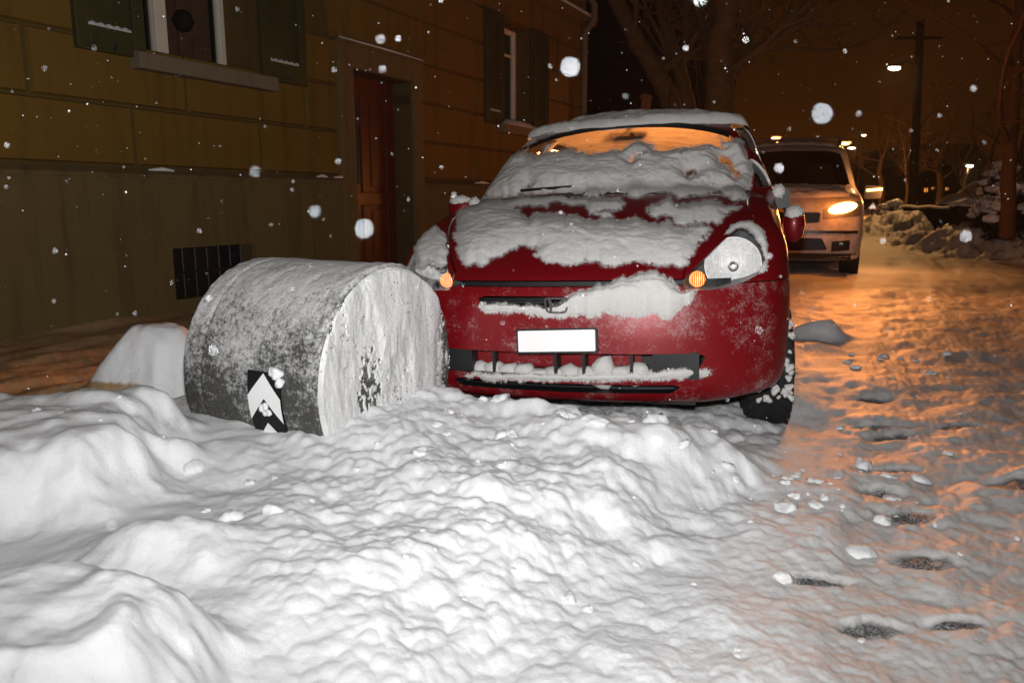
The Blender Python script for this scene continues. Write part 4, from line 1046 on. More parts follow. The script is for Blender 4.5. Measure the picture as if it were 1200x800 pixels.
    snow_patch('windscreen_snow', ROOT, CAR, bvh, [fc([(176, 228), (182, 190), (205, 160), (232, 142), (262, 134), (300, 146), (345, 138), (380, 129), (410, 142), (450, 135), (500, 128), (540, 112), (575, 115), (582, 132), (640, 125), (700, 122), (738, 134), (735, 105), (770, 105), (790, 130), (800, 180), (802, 215), (788, 236), (700, 233), (600, 236), (500, 233), (400, 230), (300, 229), (220, 232)])],
        [fc([(722, 150), (748, 150), (772, 190), (762, 196), (742, 168)]), fc([(640, 180), (668, 178), (670, 188), (645, 188)]), fc([(518, 160), (530, 140), (534, 142), (524, 162)]), fc([(292, 218), (300, 206), (306, 208), (298, 222)])], T=.052, D=20, step=.8, rough=1.1, wob=4)
    snow_patch('bumper_snow', ROOT, CAR, bvh, [fc([(175, 480), (215, 482), (340, 492), (385, 466), (420, 450), (450, 438), (520, 425), (570, 406), (600, 420), (632, 448), (680, 456), (660, 480), (628, 508), (560, 512), (450, 505), (350, 508), (260, 500), (200, 500)])], T=.075, D=28, step=.8, wob=4, up=.45)
    snow_patch('spoiler_snow', ROOT, CAR, bvh, [fc([(150, 640), (220, 640), (400, 642), (560, 640), (700, 628), (712, 640), (640, 650), (540, 654), (380, 655), (200, 654)])], T=.016, D=4, step=1.1, wob=2)
    snow_patch('pillar_snow', ROOT, CAR, bvh, [fc([(266, 122), (285, 98), (320, 76), (372, 58), (395, 66), (360, 84), (320, 104), (290, 117)])], T=.04, D=6, step=1.2, wob=3)
    # roof: the whole roof carries a layer
    nu, nv = 110, 260; u = np.linspace(-.635, .635, nu)[None, :]+0*np.linspace(0, 1, nv)[:, None]; tt = np.linspace(0, 1, nv)[:, None]
    v0 = 1.56+.20*(np.abs(u)/.6)**2.2+.02*(fbm(u*9, u*0+2, 3)-.5); v = v0+tt*(3.52-v0)
    zz = np.zeros_like(u+v); inv = CAR.inverted()
    zr = sint(v, [(1.2, 1.40), (1.5, 1.455), (1.8, 1.495), (2.3, 1.52), (2.8, 1.51), (3.4, 1.455), (3.8, 1.39)])-.072*(np.abs(u)/.58)**2
    vw = sint(np.linspace(1.2, 1.6, 200), [(1.1, 1.005), (1.25, 1.24), (1.43, 1.60), (1.55, 1.95), (1.7, 2.5)])
    zw = np.interp(v-.20*(np.abs(u)/.62)**2.2, vw, np.linspace(1.2, 1.6, 200)); zs_ = np.minimum(zr, zw)-.012
    ed = np.minimum(np.minimum((v-v0)/.05, (.635-np.abs(u))/.05), (3.52-v)/.05); q = np.clip(ed, 0, 1); th = np.sqrt(1-(1-q)**2)
    t = .042*th*(.55+.5*fbm(u*5, v*5, 4)+.25*billow(u*14, v*14)+.1*billow(u*35, v*35))
    V = np.stack([u, v, zs_+t], -1).reshape(-1, 3); link('roof_snow', mesh_np('roof_snow', V, grid_faces(nv, nu)[:, ::-1]), [M['car_snow']], ROOT)
    return ROOT
red_car = build_red_car()

# ------------------------------------------------------------------ concrete drum lying in the heap
def build_drum():
    ax = DR_N; side = Vector((0, 0, 1)).cross(ax).normalized()          # side x up x axis
    MX = Matrix(((side.x, 0, ax.x, DR_F.x), (side.y, 0, ax.y, DR_F.y), (side.z, 1, ax.z, DR_F.z), (0, 0, 0, 1)))   # local x = side, y = up, z = axis
    ROOT = empty('concrete_drum', label='snow-caked concrete drum with a chevron marker, lying on its side in the snow heap', cat='drum'); ROOT.matrix_world = MX
    nA, nL = 220, 130; prof = []
    for k in range(nL+1): prof.append((DR_R, -DR_L*(1-k/nL)))
    e = [(DR_R-.014*(1-math.cos(a)), -.014+.014*math.sin(a)) for a in np.linspace(.1, math.pi/2, 6)]
    prof = [(.001, -DR_L), (.15, -DR_L), (DR_R-.012, -DR_L)]+[(r, h) for r, h in prof if -DR_L+.005 < h < -.014]+e+[(DR_R-.014-.016*j, 0) for j in range(1, 21)]+[(.004, 0)]
    pr = np.array(prof); th = np.linspace(0, 2*math.pi, nA, endpoint=False)
    r = pr[:, 0][:, None]+0*th; h = pr[:, 1][:, None]+0*th
    dirx = np.cos(th)[None]; diry = np.sin(th)[None]
    arc = th[None]*DR_R
    pit = (fbm(arc*14+3, h*14, 4)-.5)*.006
    top = np.clip(diry, 0, 1)*(h > -DR_L+.01)*(h < -.003)
    coat = sstep(.1, .9, np.clip(diry, -1, 1))*(.010*fbm(arc*6, h*6, 4)+.004*billow(arc*30, h*30))*(h < -.012)
    groove = -.008*np.exp(-((h+DR_L-.09)/.007)**2)
    rr = r+np.where((h > -DR_L+.003) & (r > DR_R-.02), pit+coat+groove, 0)
    V = np.stack([rr*dirx, rr*diry, h], -1).reshape(-1, 3)
    link('drum_body', mesh_np('drum_body', V, grid_faces(len(pr), nA, True)[:, ::-1]), [M['concrete']], ROOT)
    # wind-packed snow on the end face
    n = 300; g = np.linspace(-1, 1, n); X, Y = np.meshgrid(g*DR_R*.99, g*DR_R*.99); rad = np.hypot(X, Y)
    base = fbm(X*5.5+2, Y*3.0, 5)+.62*(fbm(X*58, Y*44, 4, .7)-.5)
    lowb = fbm(X*5.5+2, Y*3.0, 5)
    cov = base-.225-.18*sstep(.72, 1.0, rad/DR_R)-.25*np.exp(-(((X+.0)/.05)**2+((Y-.31)/.06)**2))+.06*sstep(.2, -.3, X)
    cov -= .14*np.exp(-((X+.02)/.26)**2-((Y+.03)/.06)**2)*(fbm(X*38, Y*38, 3) > .52)      # pitted band across the middle
    t = np.where(cov > 0, .0012+.0025*sstep(0, .1, cov)+.016*sstep(.28, .62, lowb)*(.4+.8*fbm(X*7, Y*3.0, 4, .45))+.0012*fbm(X*40, Y*26, 3), -.004)
    t = np.where(rad > DR_R*.965, np.minimum(t, .002), t)
    ok = rad < DR_R*.985; F = grid_faces(n, n); F = F[ok.ravel()[F].all(1)]
    used, inv = np.unique(F, return_inverse=True); V = np.stack([X, Y, t], -1).reshape(-1, 3)[used]
    link('end_snow', mesh_np('end_snow', V, inv.reshape(F.shape)), [M['crust']], ROOT)
    # chevron marker bent round the side
    Li = MX.inverted()
    def hit(px, py):
        o = Li @ Vector((0, 0, CAMZ)); d = Li.to_3x3() @ ray(px, py); A = d.x**2+d.y**2; B = o.x*d.x+o.y*d.y; Cc = o.x**2+o.y**2-DR_R**2; t = (-B-math.sqrt(max(0, B*B-A*Cc)))/A; p = o+d*t; return math.atan2(p.y, -p.x), p.z
    a0, z0 = hit(293.5, 437); a1, z1 = hit(332, 437); a2, z2 = hit(340, 514)
    zl, zr, at_, ab = z0, z1, (a0+a1)/2, a2
    def cyl(p, q, off):
        a = at_+(ab-at_)*q; z = zl+(zr-zl)*p; return (-(DR_R+off)*math.cos(a), (DR_R+off)*math.sin(a), z)
    def quadp(mb, c, off, n=10):
        V = []
        for i in range(n+1):
            for j in range(n+1):
                s_, t_ = i/n, j/n; p = [(c[0][k]*(1-s_)+c[1][k]*s_)*(1-t_)+(c[3][k]*(1-s_)+c[2][k]*s_)*t_ for k in (0, 1)]; V.append(cyl(p[0], p[1], off))
        mb.add(V, [(i*(n+1)+j, (i+1)*(n+1)+j, (i+1)*(n+1)+j+1, i*(n+1)+j+1) for i in range(n) for j in range(n)])
    mk = empty('chevron_marker'); mk.parent = ROOT
    b = MB(); quadp(b, [(0, -.02), (1, -.02), (1, 1.25), (0, 1.25)], .013, 16)
    quadp(b, [(0, -.02), (1, -.02), (1, 1.25), (0, 1.25)], .007, 16); b.build('backing', M['chev_black'], mk, smooth=60, recalc=False)
    w = MB()
    quadp(w, [(.5, .0), (1, .34), (1, .70), (.5, .36)], .0145); quadp(w, [(.5, .0), (.5, .36), (0, .70), (0, .34)], .0145)
    quadp(w, [(.5, .72), (1, 1.06), (1, 1.25), (.5, 1.08)], .0145); quadp(w, [(.5, .72), (.5, 1.08), (0, 1.25), (0, 1.06)], .0145)
    w.build('chevron', M['retro_white'], mk, smooth=60, recalc=False)
    rr = random.Random(11)
    for p, q, s_ in ((.75, -.04, .014), (.88, -.02, .020), (.98, .1, .015), (.40, .50, .012), (.52, .47, .012), (.60, .56, .011), (.47, .58, .010)):
        c = Vector(cyl(p, q, .012)); bs = bmesh.new(); bmesh.ops.create_icosphere(bs, subdivisions=3, radius=s_)
        ph = rr.random()*6
        sn = MB(); sn.add([c+v.co*(1+.25*math.sin(v.co.x/s_*2.6+ph)*math.cos(v.co.y/s_*3.1+ph)) for v in bs.verts], [tuple(x.index for x in f.verts) for f in bs.faces]); bs.free(); sn.build('marker_snow', M['snow'], mk, smooth=180)
build_drum()

# ------------------------------------------------------------------ the van behind, hazard lights flashing
VAN_YAW = R(21)
VAN = Matrix.Translation((3.24, 9.30, .0)) @ Matrix.Rotation(-VAN_YAW, 4, 'Z')
def build_van():
    ROOT = empty('parked_van', label='pale snow-dusted van with roof rails and a glaring amber hazard light, behind the red car', cat='van'); ROOT.matrix_world = VAN
    C = (0, 2.3, .95)
    sh, (V1, F1) = shell(van_sdf, C, (-.98, -.05, .2), (.98, 4.6, 1.9), .05, .05)
    cut = MB(); ws = mirror([(0, 1.665), (.50, 1.655), (.62, 1.62), (.655, 1.55), (.76, 1.215), (.70, 1.195), (0, 1.215)])
    cut.prism(ws, .4, 2.1, fz)
    wins = [[(1.50, 1.26), (1.85, 1.62), (2.40, 1.65), (2.42, 1.26)], [(2.50, 1.26), (2.49, 1.65), (3.30, 1.64), (3.34, 1.26)], [(3.42, 1.26), (3.40, 1.63), (4.05, 1.60), (4.16, 1.28)]]
    cutb = MB()
    for p in wins:
        for sg in (-1, 1): cutb.prism(rounded(p, .05), sg*.5, sg*1.1, fs)
    for v0 in (.88, 3.55):
        for sg in (-1, 1): cut.prism([(v0+.39*math.cos(a), .34+.39*math.sin(a)) for a in np.linspace(0, 2*math.pi, 33)[:-1]], sg*.55, sg*1.2, fs)
    cut.prism(rounded(mirror([(0, .86), (.42, .86), (.40, .74), (0, .72)]), .03), -.4, .35, fz)
    cut.prism(rounded(mirror([(0, .56), (.45, .56), (.52, .42), (0, .40)]), .03), -.4, .35, fz)
    finish(boolean(boolean(sh, as_mesh(cut, 1), 'DIFFERENCE', 'body'), as_mesh(cutb, 1), 'DIFFERENCE', 'body'), 'body', [M['silver'], M['black']], ROOT)
    bvh = bvh_of(V1, F1, VAN)
    g = MB(); g.prism(scale_poly(ws, .006), .4, 2.1, fz); p = keep_outer(boolean(sh, as_mesh(g, 0), 'INTERSECT', 'windscreen'), van_sdf, .012); finish(p, 'windscreen', [M['tint_glass']], ROOT, 60)
    for sg in (-1, 1):
        for p in wins:
            g = MB(); g.prism(scale_poly(p, .006), sg*.4, sg*1.2, fs); finish(keep_outer(boolean(sh, as_mesh(g, 0), 'INTERSECT', 'side_window'), van_sdf, .012), 'side_window', [M['tint_glass']], ROOT, 60)
    def front(u, z): # point on the nose
        lo, hi = -.2, 1.2
        for _ in range(40):
            m = (lo+hi)/2
            if van_sdf(np.array([u]), np.array([m]), np.array([z]))[0] > 0: lo = m
            else: hi = m
        return lo
    for sg in (-1, 1):
        hl = empty('headlight'); hl.parent = ROOT
        def strip(name, uz, mat, off, n=8):
            V = []; nn = len(uz[0])
            for row in uz:
                for u, z in row: V.append((sg*u, front(u, z)-off, z))
            F = [(i*nn+j, i*nn+j+1, (i+1)*nn+j+1, (i+1)*nn+j) for i in range(len(uz)-1) for j in range(nn-1)]
            raw(name, V, F, [mat], hl)
        rows = lambda u0, u1, lo0, lo1, hi0, hi1: [[(u0+(u1-u0)*j/8, (lo0+(lo1-lo0)*j/8)*(1-i/5)+(hi0+(hi1-hi0)*j/8)*i/5) for j in range(9)] for i in range(6)]
        strip('lamp_housing', rows(.44, .86, .78, .82, .90, 1.00), M['lamp_grey'], .006)
        ring = [(.655+.155*math.cos(q)-.0*math.sin(q), .912+.030*math.cos(q)+.062*math.sin(q)) for q in np.linspace(0, 2*math.pi, 25)[:-1]]
        V = [(sg*.655, front(.655, .912)-.030, .912)]+[(sg*(.655+(u-.655)*.6), front(.655+(u-.655)*.6, .912+(z-.912)*.6)-.026, .912+(z-.912)*.6) for u, z in ring]+[(sg*u, front(u, z)-.012, z) for u, z in ring]
        raw('hazard_lamp', V, [(0, 1+k, 1+(k+1) % 24) for k in range(24)]+[(1+k, 25+k, 25+(k+1) % 24, 1+(k+1) % 24) for k in range(24)], [M['hazard']], hl)
        strip('fog_lamp', rows(.56, .76, .40, .42, .52, .54), M['black'], .006)
    q = MB(); q.box((-.60, .20, .35), (.60, .22, .95)); q.build('grille_backing', M['black'], ROOT)
    q = MB()
    for z in (.765, .80, .835): q.box((-.42, .02, z-.006), (.42, .06, z+.006))
    q.build('grille_slat', M['black'], ROOT)
    q = MB(); V = []
    for k in range(25):
        u = -.84+1.68*k/24
        for z in (.615, .65): V.append((u, front(u, z)-.012, z))
    q.add(V, [(2*k, 2*k+2, 2*k+3, 2*k+1) for k in range(24)]); q.build('bumper_strip', M['chrome'], ROOT, smooth=40)
    q = MB(); V = []
    for k in range(25):
        u = -.84+1.68*k/24
        for z in (.31, .38): V.append((u, front(u, z)-.010, z))
    q.add(V, [(2*k, 2*k+2, 2*k+3, 2*k+1) for k in range(24)]); q.build('bumper_lip', M['black'], ROOT, smooth=40)
    for sg in (-1, 1):
        q = MB(); q.tube([(sg*.62, 1.75, 1.74), (sg*.62, 1.85, 1.81), (sg*.62, 4.0, 1.83), (sg*.62, 4.15, 1.76)], .02, 8); q.build('roof_rail', M['metal_post'], ROOT, smooth=50)
    
    for v in (1.98, 3.6): q = MB(); q.tube([(-.66, v, 1.835), (.66, v, 1.835)], .022, 8); q.build('roof_bar', M['metal_post'], ROOT, smooth=50)
    q = MB(); nu = 40; nv = 60; V = []
    for j in range(nv+1):
        for i in range(nu+1):
            u = -.60+1.2*i/nu; v = 1.80+2.3*j/nv; e = min(i, nu-i, j, nv-j)
            V.append((u, v, float(sint(np.array([v]), [(1.2, 1.69), (1.8, 1.77), (2.5, 1.80), (4, 1.78), (4.6, 1.72)])[0])-.05*(u/.65)**2+(.03*(.7+.3*math.sin(i*.9+j*.6)) if e > 0 else -.01)))
    q.add(V, [(j*(nu+1)+i, j*(nu+1)+i+1, (j+1)*(nu+1)+i+1, (j+1)*(nu+1)+i) for j in range(nv) for i in range(nu)]); q.build('roof_snow', M['car_snow'], ROOT, smooth=80)
    # hood snow: a thin uneven layer
    nu, nv = 90, 50; u = np.linspace(-.74, .74, nu)[None]+0*np.ones((nv, 1)); tt = np.linspace(0, 1, nv)[:, None]; v = .16+.14*(np.abs(u)/.74)**3+tt*(.78+.10*(np.abs(u)/.74)**2)
    z = sint(v, [(-.3, .80), (0, .96), (.1, 1.02), (.3, 1.09), (.6, 1.14), (1.0, 1.19), (1.4, 1.22), (4.5, 1.20)])-.04*(np.abs(u)/.8)**2-.004
    ed = np.clip(np.minimum(np.minimum(tt, 1-tt)/.12, (.74-np.abs(u))/.08), 0, 1); z = z+.05*np.sqrt(1-(1-ed)**2)*np.clip(fbm(u*4, v*4, 4)*2.2-.45, -.3, 1)-.01*(1-ed)
    link('hood_snow', mesh_np('hood_snow', np.stack([u, v, z], -1).reshape(-1, 3), grid_faces(nv, nu)[:, ::-1]), [M['car_snow']], ROOT)
    for uu, vv in ((-.80, .88), (.80, .88), (-.80, 3.55), (.80, 3.55)): wheel('wheel', ROOT, (uu, vv, .33), .335, .21)
    for sg in (-1, 1):
        m = empty('wing_mirror', (sg*.95, 1.42, 1.10)); m.parent = ROOT
        q = MB(); q.prism(rounded([(0, -.085), (sg*.20, -.075), (sg*.21, .075), (0, .095)], .035), -.05, .05, fz); q.tube([(-sg*.10, .02, -.05), (sg*.04, 0, -.03)], .03, 8); q.build('mirror_housing', M['black'], m, smooth=40)
        q = MB(); q.prism([(sg*.02, .015), (sg*.205, .03), (sg*.205, .055), (sg*.02, .04)], -.058, -.05, fz); q.build('indicator', M['hazard'], m)
    for u in (-.4, .4):
        s_ = MB(); s_.prism(rounded([(u-.24, .5), (u+.24, .5), (u+.22, 1.30), (u+.1, 1.52), (u-.1, 1.52), (u-.22, 1.30)], .06), 2.2, 2.34, fz); s_.build('front_seat', M['seat'], ROOT, smooth=40)
    d = MB(); d.box((-.75, 1.15, .7), (.75, 1.6, 1.17)); d.build('dashboard', M['black'], ROOT, bevel=.04)
    us = MB(); us.box((-.6, .4, .26), (.6, 4.2, .32)); us.build('underside', M['black'], ROOT)
build_van()

# ------------------------------------------------------------------ trees
def grow(mb, p, d, L, r, depth, rr, spread=.55, gravity=.05, twist=.25):
    pts = [p.copy()]; rad = [r]; n = 5; q = p.copy(); dd = d.copy()
    for k in range(n):
        dd = (dd+Vector((rr.gauss(0, twist*.5), rr.gauss(0, twist*.5), rr.gauss(0, twist*.4)+gravity))).normalized(); q = q+dd*(L/n); pts.append(q.copy()); rad.append(r*(1-.42*(k+1)/n))
    mb.tube(pts, rad, 8 if r > .05 else (5 if r > .015 else 3), cap=False)
    if depth <= 0: return
    for k in range(rr.choice((2, 3, 3)) if depth > 1 else 4):
        i = rr.randint(2, n); a = pts[i]; ax = Vector((rr.gauss(0, 1), rr.gauss(0, 1), rr.gauss(.15, .6))).normalized()
        nd = (dd*(1-spread)+ax*spread).normalized(); grow(mb, a, nd, L*rr.uniform(.55, .82), rad[i]*rr.uniform(.5, .72), depth-1, rr, spread, gravity, twist)
    grow(mb, pts[-1], dd, L*.72, rad[-1], depth-1, rr, spread, gravity, twist)
def tree(path, radii, label, mat, depth, seed, L=2.2, cat='tree', group=None, at_pts=(2, 3, 4, 5), spread=.6, per=3):
    base = Vector(path[0]); root = empty('bare_tree', base, label=label, cat=cat, group=group); rr = random.Random(seed)
    loc = [Vector(p)-base for p in path]
    # smooth the trunk
    pts = []; rad = []
    for k in range(len(loc)-1):
        p0 = loc[max(k-1, 0)]; p1 = loc[k]; p2 = loc[k+1]; p3 = loc[min(k+2, len(loc)-1)]
        for s_ in range(6):
            t = s_/6; pts.append(.5*((2*p1)+(p2-p0)*t+(2*p0-5*p1+4*p2-p3)*t*t+(3*p1-p0-3*p2+p3)*t**3)+Vector((rr.gauss(0, .012), rr.gauss(0, .012), 0))); rad.append(radii[k]*(1-t)+radii[k+1]*t)
    pts.append(loc[-1]); rad.append(radii[-1])
    mb = MB(); mb.tube(pts, rad, 14, cap=False); mb.build('trunk', mat, root, smooth=80)
    cr = MB()
    for k in range(len(pts)):
        if k/len(pts) < .35: continue
        if rr.random() < per/8:
            d = Vector((rr.gauss(0, 1), rr.gauss(0, .7), rr.uniform(-.1, .9))).normalized(); grow(cr, pts[k], d, L*rr.uniform(.6, 1.1), rad[k]*rr.uniform(.3, .55), depth, rr, spread)
    grow(cr, pts[-1], (pts[-1]-pts[-2]).normalized(), L, rad[-1], depth, rr, spread)
    cr.build('crown', mat, root, smooth=80)
    return root
tree([at(796, 236, 17), at(788, 130, 17), at(768, 85, 16.8), at(742, 40, 16.6), at(712, -20, 16.4), at(690, -70, 16.2)], [.24, .21, .19, .17, .14, .10], 'dark bare tree leaning left behind the red car', M['bark_pale'], 3, 3, 2.0)
tree([at(818, 236, 18.5), at(808, 140, 18.5), at(796, 80, 18.5), at(778, 25, 18.4), at(770, -40, 18.3)], [.22, .19, .16, .14, .11], 'slim dark bare tree between the leaning tree and the thick trunk', M['bark_pale'], 3, 8, 2.0)
tree([at(840, 236, 15), at(841, 150, 15), at(843, 95, 15), at(842, 50, 15), at(852, 5, 15), at(848, -60, 15)], [.34, .28, .26, .24, .20, .15], 'thick upright dark trunk with twisting bare branches over the street', M['bark_pale'], 3, 21, 2.3, per=5)
tree([at(1179, 279, 11.6), at(1182, 215, 11.6), at(1187, 120, 11.7), at(1193, 40, 11.8), at(1199, -40, 11.9)], [.115, .10, .09, .082, .07], 'brown trunk standing in the snow ridge at the right edge of the street', M['bark_warm'], 3, 5, 1.8, per=2)
for i, (px, Y, top, lab) in enumerate(((1030, 46, 150, 'far bare tree nearest the hazard light, behind the street heaps'), (1062, 40, 140, 'far bare tree just left of the utility pole'), (1098, 44, 135, 'far bare tree just right of the utility pole'), (1128, 36, 150, 'far bare tree behind the slim lamp post'), (1158, 40, 120, 'tall far bare tree left of the brown trunk'), (1192, 34, 105, 'tallest far bare tree, behind the brown trunk'))):
    b0 = onz(px, 238, 0) if False else Vector((at(px, 245, Y).x, Y, -.05)); h = at(px, top, Y).z
    tree([b0, b0+Vector((.1, 0, h*.3)), b0+Vector((-.1, .1, h*.55)), b0+Vector((.15, 0, h*.8))], [.22, .18, .12, .06], lab, M['bark'], 3, 40+i, h*.30, group='bare trees at the far end of the street', per=5)

# ------------------------------------------------------------------ far houses
def far_house(name, label, x0, x1, y0, y1, zt, zr, wins):
    r = empty(name, ((x0+x1)/2, (y0+y1)/2, 0), label=label, cat='house'); ox, oy = (x0+x1)/2, (y0+y1)/2
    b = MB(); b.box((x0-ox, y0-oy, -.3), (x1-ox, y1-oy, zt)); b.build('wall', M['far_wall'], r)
    b = MB(); b.prism([(x0-ox-.5, zt), (x1-ox+.5, zt), (x1-ox-1.2, zr), (x0-ox+1.2, zr)], y0-oy-.5, y1-oy+.5, fz); b.build('roof', M['roof'], r)
    for (wx0, wz0, wx1, wz1) in wins:
        b = MB(); b.box((wx0-ox, y0-oy-.04, wz0), (wx1-ox, y0-oy-.005, wz1)); b.build('lit_window', M['win_lit'], r)
        b = MB(); m = (wx0+wx1)/2-ox; b.box((m-.04, y0-oy-.07, wz0), (m+.04, y0-oy-.041, wz1)); b.build('window_bar', M['far_wall'], r)
xa, xb = at(676, 200, 26).x, at(857, 200, 26).x
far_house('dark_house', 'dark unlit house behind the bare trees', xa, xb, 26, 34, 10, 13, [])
wl = []
for px, py, w_ in ((1064, 224, 3), (1071, 222, 2.5), (1083, 225, 4), (1092, 222, 2.5), (1099, 225, 3.5), (1108, 223, 3)): p = at(px, py, 60); q = at(px+w_, py-w_*1.1, 60); wl.append((p.x, p.z, q.x, q.z))
far_house('far_house', 'low far house with a row of small orange lit windows', at(1056, 226, 60).x, at(1150, 226, 60).x, 60, 70, 3.6, 5.2, wl)

# ------------------------------------------------------------------ street lamps and the utility pole
def lamp(px, py, Y, pole_px, kind, label, energy, col, bracket=False, zb=0.0, hs=.16):
    p = at(px, py, Y); base = Vector((at(pole_px, py, Y).x, Y, zb))
    r = empty('street_lamp', base, label=label, cat='street lamp', group='lit street lamps'); h = p.z-zb; dx = p.x-base.x
    m = MB()
    if not bracket: m.tube([(0, 0, 0), (0, 0, h*.6), (0, 0, h+.05)], [.06, .05, .04], 10)
    if abs(dx) > .05: m.tube([(0, 0, h+.05), (dx*.5, 0, h+.22), (dx, 0, h+.12)], [.03, .03, .025], 8)
    m.build('bracket' if bracket else 'pole', M['metal_post'], r, smooth=60)
    m = MB(); m.box((dx-hs*1.5, -hs*.8, h+.06), (dx+hs*1.5, hs*.8, h+.13)); m.build('lamp_head', M['metal_post'], r, bevel=.02)
    m = MB(); m.lathe([(.001, -.05), (hs*.5, -.04), (hs*.95, 0), (hs*.9, .05)], 20, Matrix.Translation((dx, 0, h)) @ Matrix.Diagonal((1.3, .8, 1, 1))); m.build('lamp_glass', M[kind], r, smooth=80)
    if energy and energy < 200:      # hooded lamp: throws its light down
        ld = bpy.data.lights.new('street_light', 'SPOT'); lo = bpy.data.objects.new('street_light', ld); COL.objects.link(lo); lo.location = (p.x, Y, p.z-.08); ld.energy = energy*(9 if bracket else 6); ld.color = col; ld.shadow_soft_size = .1; ld.spot_size = R(112); ld.spot_blend = .6; lo.rotation_euler = Vector((-.28, -.86, -.42)).to_track_quat('-Z', 'Y').to_euler()
    elif energy:
        ld = bpy.data.lights.new('street_light', 'POINT'); lo = bpy.data.objects.new('street_light', ld); COL.objects.link(lo); lo.location = (p.x, Y-.3, p.z-.25); ld.energy = energy; ld.color = col; ld.shadow_soft_size = .2
WARM = (1, .42, .12)
lamp(1048, 81, 25.2, 1076, 'lamp_white', 'white lamp on a bracket from the utility pole', 110, (1, .50, .17), bracket=True, hs=.15)
lamp(990, 169, 42, 984, 'lamp_warm', 'orange street lamp right above the van, beside a small white lamp', 1100, WARM, hs=.20)
lamp(998, 174, 60, 1002, 'lamp_white', 'small white far lamp beside the orange one', 0, WARM, hs=.22)
lamp(909, 163, 40, 911, 'lamp_warm', 'orange street lamp showing just over the van roof', 500, WARM, hs=.17)
lamp(1136, 195, 33, 1133, 'lamp_white', 'short slim lamp post between the fence and the trees', 160, (1, .6, .28), hs=.12)
lamp(1012, 159, 62, 1010, 'lamp_white', 'tiny far lamp highest above the warning sign', 0, WARM, hs=.14)
lamp(1010, 189, 70, 1009, 'lamp_white', 'tiny far lamp low over the warning sign', 0, WARM, hs=.14)
lamp(1175, 217, 40, 1174, 'lamp_white', 'faint far lamp just left of the brown trunk', 0, WARM, hs=.09)
up = empty('utility_pole', (at(1071, 240, 25.2).x, 25.2, 0), label='tall dark utility pole carrying the white bracket lamp', cat='pole')
m = MB(); t_ = at(1079, 25, 25.2); bx = at(1071, 240, 25.2).x; m.tube([(0, 0, 0), ((t_.x-bx)*.5, 0, t_.z*.5), (t_.x-bx, 0, t_.z)], [.15, .13, .11], 12); m.build('pole_shaft', M['bark'], up, smooth=60)
m = MB(); m.tube([(t_.x-bx-.7, 0, t_.z-.5), (t_.x-bx+.7, 0, t_.z-.5)], .05, 6); m.build('cross_arm', M['bark'], up)
# ------------------------------------------------------------------ roadside things
def snow_blob(c, r, seed, sub=4, wob=.22):
    b = bmesh.new(); bmesh.ops.create_icosphere(b, subdivisions=sub, radius=1); rr = random.Random(seed); o = rr.random()*9
    V = [(c[0]+v.co.x*r[0]*(1+wob*math.sin(v.co.x*3+o)*math.cos(v.co.y*4+o)), c[1]+v.co.y*r[1]*(1+wob*math.sin(v.co.z*4+o)), c[2]+v.co.z*r[2]*(1+wob*math.sin(v.co.x*5+v.co.y*3+o))) for v in b.verts]; F = [tuple(x.index for x in f.verts) for f in b.faces]; b.free(); return V, F
def bush(px, py, Y, w_, h_, label, seed, snow=True):
    p = Vector((at(px, py, Y).x, Y, 0)); z0 = float(ground_h(np.array([p.x]), np.array([p.y]), False)[0]); r = empty('snowy_bush', (p.x, Y, z0-.05), label=label, cat='bush', group='snowy bushes along the right side'); rr = random.Random(seed)
    st = MB(); 
    for k in range(9): grow(st, Vector((rr.gauss(0, .06), rr.gauss(0, .06), 0)), Vector((rr.gauss(0, .5), rr.gauss(0, .4), 1)).normalized(), h_*.55, .018, 2, rr, .5)
    st.build('stem', M['bark'], r)
    lf = MB()
    for k in range(1500):
        a = rr.uniform(0, 2*math.pi); q = rr.random()**.45; zz = rr.random(); c = Vector((math.cos(a)*q*w_*.5*(1.1-.5*zz)+rr.gauss(0, .03), math.sin(a)*q*w_*.4*(1.1-.5*zz), h_*(.05+.9*zz*(1-.3*q)))); s_ = rr.uniform(.025, .055)
        u = Vector((rr.gauss(0, 1), rr.gauss(0, 1), rr.gauss(0, 1))).normalized()*s_; v = u.orthogonal().normalized()*s_*.6; lf.add([c-u, c+v, c+u, c-v], [(0, 1, 2, 3)])
    lf.build('crown', M['bush'], r, recalc=False)
    if snow:
        sn = MB()
        for k in range(26):
            a = rr.uniform(0, 2*math.pi); q = rr.random()**.6; c = (math.cos(a)*q*w_*.44, math.sin(a)*q*w_*.36, h_*(.97-.55*q*q)+rr.gauss(0, .02)); s_ = rr.uniform(.06, .13); sn.add(*snow_blob(c, (s_*1.3, s_*1.2, s_*.6), seed*50+k, 2, .35))
        sn.build('snow_cap', M['snow'], r, smooth=180)
bush(1192, 240, 12.4, .85, .95, 'largest snowy bush, right beside the brown trunk', 1); bush(1160, 250, 13.2, .55, .60, 'smaller snowy bush left of the brown trunk', 2)
bush(1050, 243, 22.5, 1.0, .95, 'snowy bush near the warning sign', 3); bush(1036, 246, 23.5, .7, .8, 'pale snowy bush right next to the warning sign', 4); bush(1172, 240, 14.5, .9, 1.15, 'tall dark snowy bush behind the trunk', 5)
def at_ground(px, Y): 
    x = at(px, 250, Y).x; return Vector((x, Y, float(ground_h(np.array([x]), np.array([Y]), False)[0])))
p = at_ground(1136, 14.6); r = empty('grit_box', p, R(-10), label='dark box with a thick cap of snow beside the bushes', cat='box')
b = MB(); b.box((-.28, -.2, -.2), (.28, .2, .28)); b.box((-.30, -.22, .28), (.30, .22, .32)); b.build('box_body', M['bush'], r, bevel=.02)
b = MB(); b.add(*snow_blob((0, 0, .34), (.34, .25, .10), 3)); b.build('snow_cap', M['snow'], r, smooth=180)
